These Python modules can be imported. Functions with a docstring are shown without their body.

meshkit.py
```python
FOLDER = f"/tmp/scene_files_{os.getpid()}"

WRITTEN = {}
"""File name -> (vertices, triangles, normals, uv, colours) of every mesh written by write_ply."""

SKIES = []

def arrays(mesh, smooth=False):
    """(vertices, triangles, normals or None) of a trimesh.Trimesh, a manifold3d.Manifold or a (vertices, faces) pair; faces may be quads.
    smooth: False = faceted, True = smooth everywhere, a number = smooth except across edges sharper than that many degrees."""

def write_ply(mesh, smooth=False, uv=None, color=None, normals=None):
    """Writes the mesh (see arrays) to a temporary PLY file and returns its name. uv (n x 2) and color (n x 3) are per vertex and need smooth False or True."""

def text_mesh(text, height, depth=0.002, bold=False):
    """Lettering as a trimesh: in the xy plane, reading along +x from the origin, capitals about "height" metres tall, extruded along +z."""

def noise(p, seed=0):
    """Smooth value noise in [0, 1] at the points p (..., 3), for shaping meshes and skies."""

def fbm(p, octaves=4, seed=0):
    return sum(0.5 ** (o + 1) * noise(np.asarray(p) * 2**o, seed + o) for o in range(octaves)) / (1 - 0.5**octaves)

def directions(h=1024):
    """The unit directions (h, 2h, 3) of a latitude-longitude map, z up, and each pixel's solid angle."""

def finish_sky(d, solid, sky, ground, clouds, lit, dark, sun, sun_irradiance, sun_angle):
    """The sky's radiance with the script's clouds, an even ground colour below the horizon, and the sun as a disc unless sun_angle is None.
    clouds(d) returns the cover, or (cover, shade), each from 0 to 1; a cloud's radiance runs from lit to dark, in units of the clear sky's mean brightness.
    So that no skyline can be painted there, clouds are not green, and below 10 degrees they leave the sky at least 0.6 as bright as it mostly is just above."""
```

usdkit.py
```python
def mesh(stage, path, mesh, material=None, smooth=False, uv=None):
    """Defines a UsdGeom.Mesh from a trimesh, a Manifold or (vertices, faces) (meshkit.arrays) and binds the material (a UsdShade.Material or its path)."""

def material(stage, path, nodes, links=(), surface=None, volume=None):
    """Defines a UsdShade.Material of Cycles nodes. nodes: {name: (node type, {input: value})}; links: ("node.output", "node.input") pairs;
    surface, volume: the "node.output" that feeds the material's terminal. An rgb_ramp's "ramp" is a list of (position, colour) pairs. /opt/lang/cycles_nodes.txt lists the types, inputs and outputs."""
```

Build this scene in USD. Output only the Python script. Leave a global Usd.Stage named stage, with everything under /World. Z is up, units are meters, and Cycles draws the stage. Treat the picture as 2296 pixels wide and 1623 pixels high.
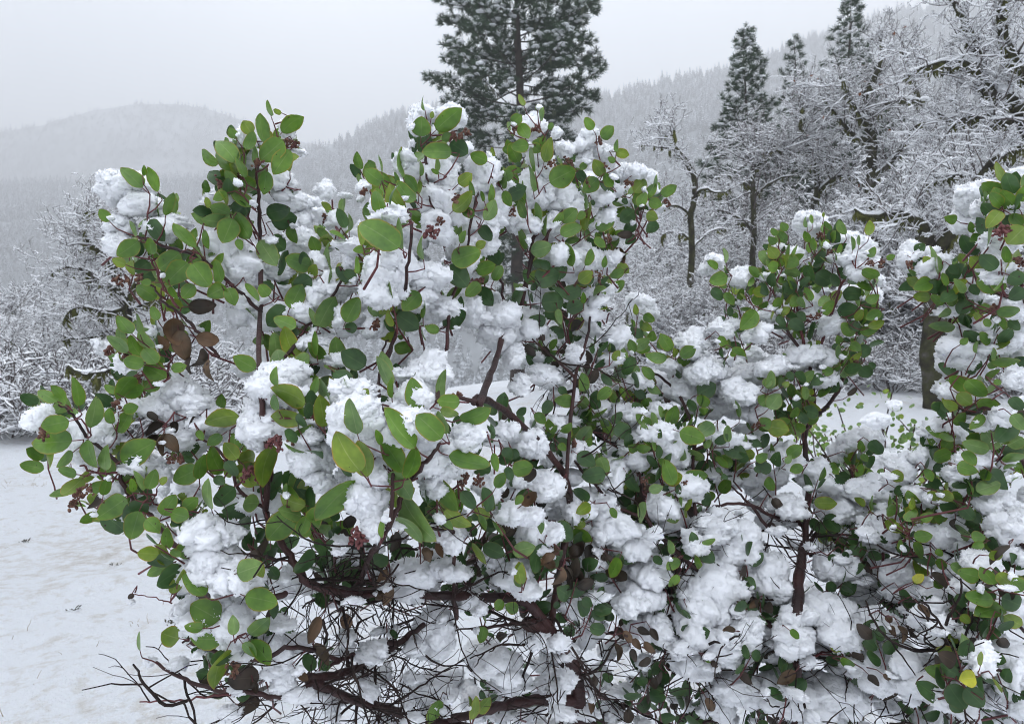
import math, random
import numpy as np
import trimesh
import meshkit, usdkit
from pxr import Usd, UsdGeom, UsdLux, UsdShade, Gf, Sdf, Vt

stage = Usd.Stage.CreateInMemory()
UsdGeom.SetStageUpAxis(stage, UsdGeom.Tokens.z)
UsdGeom.Xform.Define(stage, '/World')
UsdGeom.Scope.Define(stage, '/World/Looks')
MAT = usdkit.material

# ------------------------------------------------------------------ camera, sky, sun, exposure
CAM_Z, F, CX, CY = 1.15, 1530.0, 1148.0, 811.5         # pixel scale: the picture is taken as 2296 x 1623
cam = UsdGeom.Camera.Define(stage, '/World/camera')
cam.AddTranslateOp().Set(Gf.Vec3d(0, 0, CAM_Z))
cam.AddRotateXOp().Set(90.0)
cam.CreateHorizontalApertureAttr(36.0)
cam.CreateFocalLengthAttr(36.0 * F / 2296.0)
cam.CreateFStopAttr(13.0)
cam.CreateFocusDistanceAttr(0.98)
cam.CreateExposureAttr(0.2)

SUN_EL, SUN_ROT = math.radians(56), math.radians(-35)
dome = UsdLux.DomeLight.Define(stage, '/World/sky')
sky_mat = MAT(stage, '/World/Looks/sky_material', {
    'tc': ('texture_coordinate', {}),
    'sky': ('sky_texture', {'sky_type': 'single_scattering', 'sun_disc': False, 'sun_elevation': SUN_EL, 'sun_rotation': SUN_ROT}),
    'n': ('noise_texture', {'scale': 2.2, 'detail': 4.0, 'roughness': 0.5}),
    'r': ('rgb_ramp', {'ramp': [(0.3, (9.0, 9.6, 10.6)), (0.7, (10.4, 10.9, 11.7))]}),
    'sp': ('separate_xyz', {}),
    'up': ('math', {'math_type': 'maximum', 'value2': 0.0}),
    'cie': ('math', {'math_type': 'multiply_add', 'value2': 1.1, 'value3': 0.55}),       # an overcast sky is about three times brighter overhead than at the horizon
    'mu': ('vector_math', {'math_type': 'scale'}),
    'm': ('mix_color', {'fac': 0.97, 'use_clamp': False}),
    'b': ('background_shader', {'strength': 0.135})},
    [('tc.generated', 'n.vector'), ('n.fac', 'r.fac'), ('tc.generated', 'sp.vector'), ('sp.z', 'up.value1'), ('up.value', 'cie.value1'), ('r.color', 'mu.vector1'), ('cie.value', 'mu.scale'),
     ('sky.color', 'm.a'), ('mu.vector', 'm.b'), ('m.result', 'b.color')], surface='b.background')
UsdShade.MaterialBindingAPI.Apply(dome.GetPrim()).Bind(sky_mat)
sun = UsdLux.DistantLight.Define(stage, '/World/sun')
sun.CreateIntensityAttr(0.23)
sun.CreateAngleAttr(40.0)
sun.CreateColorAttr(Gf.Vec3f(1.0, 0.97, 0.94))
sun.CreateNormalizeAttr(True)
sun.AddRotateXYZOp().Set(Gf.Vec3f(90 - math.degrees(SUN_EL), 0, -math.degrees(SUN_ROT) + 180))

# ------------------------------------------------------------------ helpers
used = {}


def numbered(path):
    n = used.get(path, 0)
    used[path] = n + 1
    return path if n == 0 else f'{path}_{n:03d}'


def tag(prim, label=None, cat=None, group=None, kind=None):
    prim = prim.GetPrim() if hasattr(prim, 'GetPrim') else prim
    for k, v in (('label', label), ('category', cat), ('group', group), ('kind', kind)):
        if v:
            prim.SetCustomDataByKey(k, v)
    return prim


def thing(name, label, cat, loc=(0, 0, 0), rotz=0.0, group=None, scale=None):
    x = UsdGeom.Xform.Define(stage, numbered('/World/' + name))
    x.AddTranslateOp().Set(Gf.Vec3d(*map(float, loc)))
    if rotz:
        x.AddRotateZOp().Set(math.degrees(rotz))
    if scale:
        x.AddScaleOp().Set(Gf.Vec3f(*([float(scale)] * 3 if np.ndim(scale) == 0 else map(float, scale))))
    tag(x, label, cat, group)
    return x


def put(parent, name, v, f, mat, normals=None, uv=None, smooth=False, kind=None, label=None, off=None, st=None):
    """One mesh prim. parent: a prim, or None for the top level. off: parent's location, taken off the points."""
    base = '/World' if parent is None else str(parent.GetPrim().GetPath())
    path = numbered(base + '/' + name)
    v = np.asarray(v, float)
    f = np.asarray(f, int)
    if f.shape[1] == 4:
        f = np.vstack([f[:, [0, 1, 2]], f[:, [0, 2, 3]]])
    if off is not None:
        v = v - np.asarray(off)
    if smooth and normals is None:
        normals = vnormals(v, f)
    m = UsdGeom.Mesh.Define(stage, path)
    m.CreatePointsAttr(Vt.Vec3fArray.FromNumpy(v.astype(np.float32)))
    m.CreateFaceVertexCountsAttr(Vt.IntArray.FromNumpy(np.full(len(f), 3, np.int32)))
    m.CreateFaceVertexIndicesAttr(Vt.IntArray.FromNumpy(f.astype(np.int32).ravel()))
    m.CreateSubdivisionSchemeAttr('none')
    if normals is not None:
        m.CreateNormalsAttr(Vt.Vec3fArray.FromNumpy(np.asarray(normals, np.float32)))
        m.SetNormalsInterpolation('vertex')
    if uv is not None:
        UsdGeom.PrimvarsAPI(m).CreatePrimvar('st', Sdf.ValueTypeNames.TexCoord2fArray, 'vertex').Set(Vt.Vec2fArray.FromNumpy(np.asarray(uv, np.float32)))
    UsdShade.MaterialBindingAPI.Apply(m.GetPrim()).Bind(mat)
    tag(m, label=label, kind=kind)
    return m


def vnormals(v, f):
    n = np.zeros_like(v)
    c = np.cross(v[f[:, 1]] - v[f[:, 0]], v[f[:, 2]] - v[f[:, 0]])
    for k in range(3):
        np.add.at(n, f[:, k], c)
    return n / np.maximum(np.linalg.norm(n, axis=1, keepdims=True), 1e-12)


def tube(p, r, sides=5, cap=False):
    p = np.asarray(p, float)
    r = np.broadcast_to(np.asarray(r, float), (len(p),))
    t = np.gradient(p, axis=0)
    t /= np.linalg.norm(t, axis=1, keepdims=True) + 1e-12
    ref = np.where(np.abs(t[:, 2:]) < 0.9, [0, 0, 1.0], [1.0, 0, 0])
    a = np.cross(t, ref)
    a /= np.linalg.norm(a, axis=1, keepdims=True) + 1e-12
    for i in range(1, len(a)):                      # keep the frame from flipping
        w = a[i - 1] - t[i] * np.dot(a[i - 1], t[i])
        a[i] = w / (np.linalg.norm(w) + 1e-12)
    b = np.cross(t, a)
    g = np.arange(sides) * 2 * np.pi / sides
    v = p[:, None] + r[:, None, None] * (np.cos(g)[None, :, None] * a[:, None] + np.sin(g)[None, :, None] * b[:, None])
    n = len(p)
    i, j = np.meshgrid(np.arange(n - 1), np.arange(sides), indexing='ij')
    q = np.stack([i * sides + j, (i) * sides + (j + 1) % sides, (i + 1) * sides + (j + 1) % sides, (i + 1) * sides + j], -1).reshape(-1, 4)
    return v.reshape(-1, 3), np.vstack([q[:, [0, 1, 2]], q[:, [0, 2, 3]]])


def tubes(P, R, sides):
    """Many tubes of the same number of points at once: P (m, n, 3), R (m, n)."""
    m, n = P.shape[:2]
    t = unit(np.gradient(P, axis=1))
    a = unit(np.cross(t, np.where(np.abs(t[..., 2:]) < 0.9, [0, 0, 1.0], [1.0, 0, 0])))
    for i in range(1, n):
        w = a[:, i - 1] - t[:, i] * (a[:, i - 1] * t[:, i]).sum(-1, keepdims=True)
        a[:, i] = unit(w)
    b = np.cross(t, a)
    g = np.arange(sides) * 2 * np.pi / sides
    v = P[:, :, None] + R[:, :, None, None] * (np.cos(g)[:, None] * a[:, :, None] + np.sin(g)[:, None] * b[:, :, None])
    i, j = np.meshgrid(np.arange(n - 1), np.arange(sides), indexing='ij')
    q = np.stack([i * sides + j, i * sides + (j + 1) % sides, (i + 1) * sides + (j + 1) % sides, (i + 1) * sides + j], -1).reshape(-1, 4)
    f = np.vstack([q[:, [0, 1, 2]], q[:, [0, 2, 3]]])
    return v.reshape(-1, 3), (np.arange(m)[:, None, None] * n * sides + f).reshape(-1, 3)


class Bag:
    """Collects pieces that become one mesh."""

    def __init__(self):
        self.v, self.f, self.n, self.late = [], [], 0, {}

    def add(self, v, f):
        v = np.asarray(v, float)
        f = np.asarray(f, int)
        if len(v) == 0:
            return
        if f.shape[1] == 4:
            f = np.vstack([f[:, [0, 1, 2]], f[:, [0, 2, 3]]])
        self.v.append(v)
        self.f.append(f + self.n)
        self.n += len(v)

    def tube(self, p, r, sides):
        self.late.setdefault((len(p), sides), []).append((p, r))

    def some(self):
        return self.n or self.late

    def get(self):
        for (n, sides), q in self.late.items():
            self.add(*tubes(np.array([p for p, _ in q], float), np.array([r for _, r in q], float), sides))
        self.late = {}
        return np.vstack(self.v), np.vstack(self.f)


def unit(v):
    v = np.asarray(v, float)
    return v / (np.sqrt((v * v).sum(-1, keepdims=True)) + 1e-12)


def at(px, py, d):
    """The point seen at pixel px, py (2296 x 1623) at depth d in front of the camera."""
    return np.array([(px - CX) / F * d, d, CAM_Z + (CY - py) / F * d])


def sstep(x, a, b):
    t = np.clip((np.asarray(x, float) - a) / (b - a), 0, 1)
    return t * t * (3 - 2 * t)


# ------------------------------------------------------------------ materials
def principled(name, color, rough=0.6, spec=0.3, bump=None, vary=None):
    """color: one colour or a ramp over noise in object space; bump: (scale, distance)."""
    n = {'tc': ('texture_coordinate', {}), 'p': ('principled_bsdf', {'roughness': rough, 'specular_ior_level': spec})}
    l = []
    if not isinstance(color, list):
        n['p'][1]['base_color'] = color
    else:
        n['ns'] = ('noise_texture', {'scale': vary or 8.0, 'detail': 5.0, 'roughness': 0.6})
        n['rp'] = ('rgb_ramp', {'ramp': color})
        l += [('tc.object', 'ns.vector'), ('ns.fac', 'rp.fac'), ('rp.color', 'p.base_color')]
    if bump:
        n['nb'] = ('noise_texture', {'scale': bump[0], 'detail': 4.0, 'roughness': 0.65})
        n['bp'] = ('bump', {'distance': bump[1], 'strength': 0.8})
        l += [('tc.object', 'nb.vector'), ('nb.fac', 'bp.height'), ('bp.normal', 'p.normal')]
    return MAT(stage, '/World/Looks/' + name, n, l, surface='p.BSDF')


def snow_mat(name, color=(0.97, 0.973, 0.98), bump=(400.0, 0.0015), trans=0.16):
    return MAT(stage, '/World/Looks/' + name, {
        'tc': ('texture_coordinate', {}),
        'nb': ('noise_texture', {'scale': bump[0], 'detail': 5.0, 'roughness': 0.7}),
        'bp': ('bump', {'distance': bump[1], 'strength': 0.7}),
        'd': ('diffuse_bsdf', {'color': color, 'roughness': 0.0}),
        't': ('translucent_bsdf', {'color': color}),
        'm': ('mix_closure', {'fac': trans})},
        [('tc.object', 'nb.vector'), ('nb.fac', 'bp.height'), ('bp.normal', 'd.normal'), ('d.BSDF', 'm.closure1'), ('t.BSDF', 'm.closure2')], surface='m.closure')


M_SNOW = MAT(stage, '/World/Looks/snow', {'p': ('principled_bsdf', {'base_color': (0.82, 0.83, 0.85), 'roughness': 0.8, 'specular_ior_level': 0.12, 'subsurface_weight': 0.26, 'subsurface_scale': 0.004,
                                                    'subsurface_radius': (1.0, 1.0, 1.1), 'subsurface_method': 'burley'})}, [], surface='p.BSDF')
M_SNOWFAR = snow_mat('snow_on_trees', (0.93, 0.94, 0.96), (30.0, 0.02), 0.0)
M_OAK = principled('oak_bark', [(0.30, (0.016, 0.014, 0.012)), (0.44, (0.042, 0.038, 0.028)), (0.53, (0.060, 0.062, 0.030)), (0.62, (0.085, 0.078, 0.068)), (0.76, (0.20, 0.19, 0.18))], 0.95, 0.05, (30.0, 0.06), 3.5)
M_TWIG = principled('oak_twig', [(0.3, (0.05, 0.042, 0.04)), (0.7, (0.14, 0.12, 0.115))], 0.9, 0.1, None, 3.0)
M_MOSS = principled('moss', [(0.3, (0.04, 0.043, 0.013)), (0.6, (0.115, 0.12, 0.036)), (0.8, (0.19, 0.19, 0.08))], 1.0, 0.0, (60.0, 0.02), 9.0)
M_PINEBARK = principled('pine_bark', [(0.3, (0.03, 0.024, 0.022)), (0.7, (0.09, 0.07, 0.06))], 0.9, 0.1, (25.0, 0.03), 5.0)
M_NEEDLE = principled('pine_needles', [(0.3, (0.014, 0.032, 0.018)), (0.5, (0.046, 0.082, 0.042)), (0.75, (0.10, 0.145, 0.08))], 0.6, 0.2, None, 1.3)
M_LICHEN = principled('beard_lichen', [(0.3, (0.07, 0.08, 0.05)), (0.7, (0.17, 0.19, 0.13))], 1.0, 0.0, None, 3.0)
# ------------------------------------------------------------------ the land
def ground_z(x, y):
    """Height of the ground: a flat meadow that drops into the valley at the back left and rises to the right."""
    x, y = np.asarray(x, float), np.asarray(y, float)
    r = np.hypot(x, y)
    s = x / np.maximum(np.abs(y), 1.0)
    z = -0.045 * np.clip(y - 11, 0, 400) * (1 - sstep(s, -0.25, 0.1))
    z = z + 0.075 * np.clip(y - 5, 0, 45) * sstep(s, 0.0, 0.35) * sstep(y, 0, 10)
    z = z - 26 * sstep(r, 60, 240)
    return z


rng = np.random.default_rng(3)
rr = np.concatenate([[0.0], np.geomspace(0.6, 60, 150), np.geomspace(66, 780, 34)])
na = 260
aa = np.linspace(0, 2 * np.pi, na, endpoint=False)
R, A = np.meshgrid(rr, aa, indexing='ij')
X, Y = R * np.sin(A), R * np.cos(A)
Z = ground_z(X, Y)
P = np.stack([X, Y, 0 * X], -1)
Z = Z + 0.05 * (meshkit.fbm(P * 0.9, 3, 5) - 0.5) + (0.10 * (meshkit.fbm(P * 3.1, 4, 7) - 0.5)) * sstep(R, 0.5, 3) + 0.5 * (meshkit.fbm(P * 0.12, 3, 8) - 0.5) * sstep(R, 8, 40)
gv = np.stack([X, Y, Z], -1).reshape(-1, 3)
i, j = np.meshgrid(np.arange(len(rr) - 1), np.arange(na), indexing='ij')
gq = np.stack([i * na + j, (i + 1) * na + j, (i + 1) * na + (j + 1) % na, i * na + (j + 1) % na], -1).reshape(-1, 4)[:, ::-1]
M_GROUND = MAT(stage, '/World/Looks/snowy_meadow', {
    'tc': ('texture_coordinate', {}),
    'map': ('mapping', {'scale': (1.0, 0.45, 1.0)}),
    'n1': ('noise_texture', {'scale': 0.9, 'detail': 6.0, 'roughness': 0.65}),
    'n2': ('noise_texture', {'scale': 11.0, 'detail': 6.0, 'roughness': 0.75}),
    'mx': ('mix_color', {'fac': 0.55}),
    'rp': ('rgb_ramp', {'ramp': [(0.0, (0.79, 0.81, 0.84)), (0.51, (0.78, 0.80, 0.83)), (0.585, (0.67, 0.66, 0.645)), (0.70, (0.46, 0.42, 0.375))]}),
    'nb': ('noise_texture', {'scale': 26.0, 'detail': 5.0, 'roughness': 0.7}),
    'bp': ('bump', {'distance': 0.05, 'strength': 0.9}),
    'd': ('diffuse_bsdf', {'roughness': 0.5})},
    [('tc.object', 'map.vector'), ('map.vector', 'n1.vector'), ('tc.object', 'n2.vector'), ('n1.fac', 'mx.a'), ('n2.fac', 'mx.b'), ('mx.result', 'rp.fac'), ('rp.color', 'd.color'),
     ('tc.object', 'nb.vector'), ('nb.fac', 'bp.height'), ('bp.normal', 'd.normal')], surface='d.BSDF')
g = put(None, 'ground', gv, gq, M_GROUND, smooth=True)
tag(g, 'open meadow under thin snow with dry grass showing through', 'ground', kind='structure')

M_FOREST_FLOOR = principled('hill_floor', [(0.35, (0.20, 0.22, 0.23)), (0.65, (0.38, 0.40, 0.42))], 1.0, 0.0, None, 0.02)


def skyline(pts, n):
    p = np.array(pts, float)
    x = np.linspace(p[0, 0], p[-1, 0], n)
    return x, np.interp(x, p[:, 0], p[:, 1])


def hill(name, pts, dist, foot, foot_z, label, n=120, m=28, seed=0, power=1.15, back=0.25):
    """A hill whose crest, dist metres away, stands against the sky as pts say; it falls to foot_z at foot metres and behind the crest."""
    x, y = skyline(pts, n)
    slope = (x - CX) / F
    crest = CAM_Z + (CY - y) / F * dist
    t = np.concatenate([np.linspace(0, 1, m), np.linspace(1, 1 + back, 8)[1:]])
    T, S = np.meshgrid(t, slope, indexing='ij')
    D = foot + (dist - foot) * T
    C = np.broadcast_to(crest, T.shape)
    Zh = foot_z + (C - foot_z) * np.where(T <= 1, np.clip(T, 0, 1) ** power, 1 - ((T - 1) / back) ** 1.3 * 0.9)
    Pn = np.stack([S * D, D, 0 * D], -1)
    Zh = Zh + 0.05 * dist * (meshkit.fbm(Pn * 9.0 / dist, 4, seed) - 0.5) * np.clip(T * (1.0 - T) * 4, 0, 1)
    v = np.stack([S * D, D, Zh], -1)
    k = len(t)
    i, j = np.meshgrid(np.arange(k - 1), np.arange(n - 1), indexing='ij')
    q = np.stack([i * n + j, i * n + j + 1, (i + 1) * n + j + 1, (i + 1) * n + j], -1).reshape(-1, 4)
    h = put(None, name, v.reshape(-1, 3), q, M_FOREST_FLOOR, smooth=True)
    tag(h, label, 'hill', kind='structure')
    return v


def fir(seed, levels=9, spokes=8):
    """A small far conifer: rings of drooping boughs on a stem, one metre tall."""
    r = np.random.default_rng(seed)
    v, f = [], []
    for k in range(levels):
        t = k / (levels - 1)
        z = 0.08 + 0.86 * t
        rad = 0.205 * (1 - t) ** 0.85 + 0.012
        for s in range(spokes):
            a = (s + r.uniform(-0.35, 0.35)) * 2 * np.pi / spokes + k
            q = rad * r.uniform(0.65, 1.2)
            c, w = np.array([math.cos(a), math.sin(a), 0]), np.array([-math.sin(a), math.cos(a), 0])
            b = len(v)
            v += [[0, 0, z + 0.06], list(c * q * 0.62 + w * q * 0.36 + [0, 0, z - 0.01]), list(c * q + [0, 0, z - 0.05 - 0.03 * r.random()]), list(c * q * 0.62 - w * q * 0.36 + [0, 0, z - 0.01])]
            f += [[b, b + 2, b + 1], [b, b + 3, b + 2]]
    b = len(v)
    v += [[0.012, 0, 0], [-0.006, 0.01, 0], [-0.006, -0.01, 0], [0, 0, 1.0]]
    f += [[b, b + 1, b + 3], [b + 1, b + 2, b + 3], [b + 2, b, b + 3]]
    return np.array(v), np.array(f)


M_FIR = MAT(stage, '/World/Looks/snowy_fir', {
    'g': ('geometry', {}), 'sp': ('separate_xyz', {}), 'tc': ('texture_coordinate', {}), 'oi': ('object_info', {}),
    'n': ('noise_texture', {'scale': 9.0, 'detail': 3.0, 'roughness': 0.7}),
    'ad': ('math', {'math_type': 'multiply_add', 'value2': 0.55, 'value3': 0.0}),
    'a2': ('math', {'math_type': 'multiply_add', 'value2': 0.22}),
    'rp': ('rgb_ramp', {'ramp': [(0.46, (0.020, 0.034, 0.036)), (0.66, (0.13, 0.15, 0.165)), (0.90, (0.66, 0.69, 0.73))]}),
    'd': ('diffuse_bsdf', {})},
    [('g.normal', 'sp.vector'), ('tc.object', 'n.vector'), ('sp.z', 'ad.value1'), ('n.fac', 'ad.value3'), ('oi.random', 'a2.value1'), ('ad.value', 'a2.value3'), ('a2.value', 'rp.fac'), ('rp.color', 'd.color')], surface='d.BSDF')


def forest(name, grid, spacing, height, label, seed, protos=3, lo=0.0, hi=1.0, keep=None):
    """Firs all over a hill, as one object."""
    r = np.random.default_rng(seed)
    k, n = grid.shape[:2]
    pi = UsdGeom.PointInstancer.Define(stage, numbered('/World/' + name))
    paths = []
    for q in range(protos):
        fv, ff = fir(seed * 10 + q)
        m = put(pi, 'fir', fv, ff, M_FIR)
        paths.append(m.GetPath())
    e1 = np.linalg.norm(grid[1:, :-1] - grid[:-1, :-1], axis=-1)
    e2 = np.linalg.norm(grid[:-1, 1:] - grid[:-1, :-1], axis=-1)
    count = r.poisson(e1 * e2 / spacing ** 2)
    ii, jj = np.nonzero(count)
    ii, jj = np.repeat(ii, count[ii, jj]), np.repeat(jj, count[ii, jj])
    u, w = r.random(len(ii)), r.random(len(ii))
    p = (grid[ii, jj] * ((1 - u) * (1 - w))[:, None] + grid[ii + 1, jj] * (u * (1 - w))[:, None] + grid[ii, jj + 1] * ((1 - u) * w)[:, None] + grid[ii + 1, jj + 1] * (u * w)[:, None])
    if keep is not None:
        p = p[keep(p)]
    p[:, 2] -= 0.3
    n = len(p)
    sc = height * r.uniform(0.55, 1.25, n) * (0.8 + 0.5 * meshkit.noise(p * [0.02, 0.02, 0], 4))
    a = r.uniform(0, 2 * np.pi, n)
    pi.CreatePrototypesRel().SetTargets(paths)
    pi.CreateProtoIndicesAttr(Vt.IntArray.FromNumpy(r.integers(0, protos, n).astype(np.int32)))
    pi.CreatePositionsAttr(Vt.Vec3fArray.FromNumpy(p.astype(np.float32)))
    pi.CreateScalesAttr(Vt.Vec3fArray.FromNumpy(np.stack([sc * r.uniform(0.85, 1.3, n), sc, sc], 1).astype(np.float32)))
    pi.CreateOrientationsAttr(Vt.QuathArray([Gf.Quath(float(math.cos(x / 2)), 0, 0, float(math.sin(x / 2))) for x in a]))
    tag(pi, label, 'forest', kind='stuff')
    return n


ridge = hill('hill', [(-500, 455), (0, 415), (250, 412), (450, 405), (560, 390), (640, 360), (760, 318), (900, 262), (1000, 245), (1200, 232), (1370, 224), (1480, 188), (1600, 168), (1700, 138), (1830, 90), (2000, 35), (2300, -20), (2900, -40)],
             560, 185, -24, 'wooded ridge fading in mist, climbing to the right behind the big pine', n=150, m=34, seed=2, power=1.05)
far_hill = hill('far_hill', [(-900, 420), (-300, 345), (0, 296), (100, 281), (200, 250), (300, 234), (400, 234), (470, 246), (560, 276), (640, 306), (760, 345), (1000, 400), (1500, 440)],
                820, 600, -20, 'rounded far hill almost lost in mist above the left shrub branches', n=90, m=16, seed=4)
n1 = forest('ridge_forest', ridge, 4.6, 9.5, 'snow dusted conifer forest covering the misty middle ridge', 1)
n2 = forest('far_forest', far_hill, 5.2, 6.5, 'faint conifer forest covering the rounded far hill', 2)

# ------------------------------------------------------------------ the misty air
hb = trimesh.creation.box([4600, 3200, 400])
hb.apply_translation([100, 800, 400 / 2 - 70])
M_HAZE = MAT(stage, '/World/Looks/mist', {'v': ('principled_volume', {'color': (0.97, 0.98, 1.0), 'density': 0.0023, 'anisotropy': 0.0})}, [], volume='v.volume')
hz = put(None, 'haze', hb.vertices, hb.faces, M_HAZE)
tag(hz, 'pale winter mist in the valley air', 'haze', kind='stuff')
# ------------------------------------------------------------------ trees of the middle distance
def instancer(parent, name, protos, pos, rot, scl, which, kind='stuff', label=None):
    """Many copies of a few small meshes as one part. protos: [(name, v, f, material)]; rot: quaternions (w, x, y, z)."""
    pi = UsdGeom.PointInstancer.Define(stage, numbered(str(parent.GetPrim().GetPath()) + '/' + name))
    paths = [put(pi, n, v, f, m, smooth=sm).GetPath() for n, v, f, m, sm in protos]
    pi.CreatePrototypesRel().SetTargets(paths)
    pi.CreateProtoIndicesAttr(Vt.IntArray.FromNumpy(np.asarray(which, np.int32)))
    pi.CreatePositionsAttr(Vt.Vec3fArray.FromNumpy(np.asarray(pos, np.float32)))
    pi.CreateScalesAttr(Vt.Vec3fArray.FromNumpy(np.asarray(scl, np.float32)))
    pi.CreateOrientationsAttr(Vt.QuathArray([Gf.Quath(float(q[0]), float(q[1]), float(q[2]), float(q[3])) for q in rot]))
    tag(pi, label=label, kind=kind)
    return pi


def quat_to(d, roll):
    """Quaternions that turn +z to the directions d, after a roll about z."""
    d = unit(d)
    w = 1 + d[:, 2]
    q = np.stack([w, -d[:, 1], d[:, 0], 0 * w], 1)
    bad = w < 1e-4
    q[bad] = [0, 1, 0, 0]
    q = unit(q)
    c, s = np.cos(roll / 2), np.sin(roll / 2)
    return np.stack([q[:, 0] * c - q[:, 3] * s, q[:, 1] * c + q[:, 2] * s, q[:, 2] * c - q[:, 1] * s, q[:, 3] * c + q[:, 0] * s], 1)


def needle_tuft(seed, n=46, width=0.055):
    """A brush of needles about one unit long round +z."""
    r = np.random.default_rng(seed)
    v, f = [], []
    for k in range(n):
        a, t = r.uniform(0, 2 * np.pi), r.uniform(0.0, 0.62)
        lean = r.uniform(0.25, 1.25)
        d = np.array([math.cos(a) * math.sin(lean), math.sin(a) * math.sin(lean), math.cos(lean)])
        s = unit(np.cross(d, r.normal(size=3)))
        p = np.array([0, 0, t * 0.75])
        L = r.uniform(0.55, 0.9)
        b = len(v)
        v += [p - s * width * 0.5, p + s * width * 0.5, p + d * L * 0.6 + s * width * 0.6, p + d * L]
        f += [[b, b + 1, b + 2], [b, b + 2, b + 3]]
    return np.array(v), np.array(f)


def snow_pat(seed, flat=0.5):
    m = trimesh.creation.icosphere(2, 1.0)
    v = np.array(m.vertices)
    v *= (0.72 + 0.6 * (meshkit.fbm(v * 1.7, 3, seed) - 0.2))[:, None]
    v[:, 2] = np.where(v[:, 2] < 0, v[:, 2] * 0.35, v[:, 2]) * flat
    return v, np.array(m.faces)


TUFTS = [needle_tuft(k) for k in range(3)]
PATS = [snow_pat(k) for k in range(3)]


def wander(r, p, d, length, steps, wig, lift=0.0):
    """A crooked line from p along d; lift bends it up (or down) towards its end."""
    pts = [np.array(p, float)]
    d = unit(d)
    for k in range(steps):
        d = unit(d + r.normal(size=3) * wig + np.array([0, 0, lift]))
        pts.append(pts[-1] + d * length / steps)
    return np.array(pts), d


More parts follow.
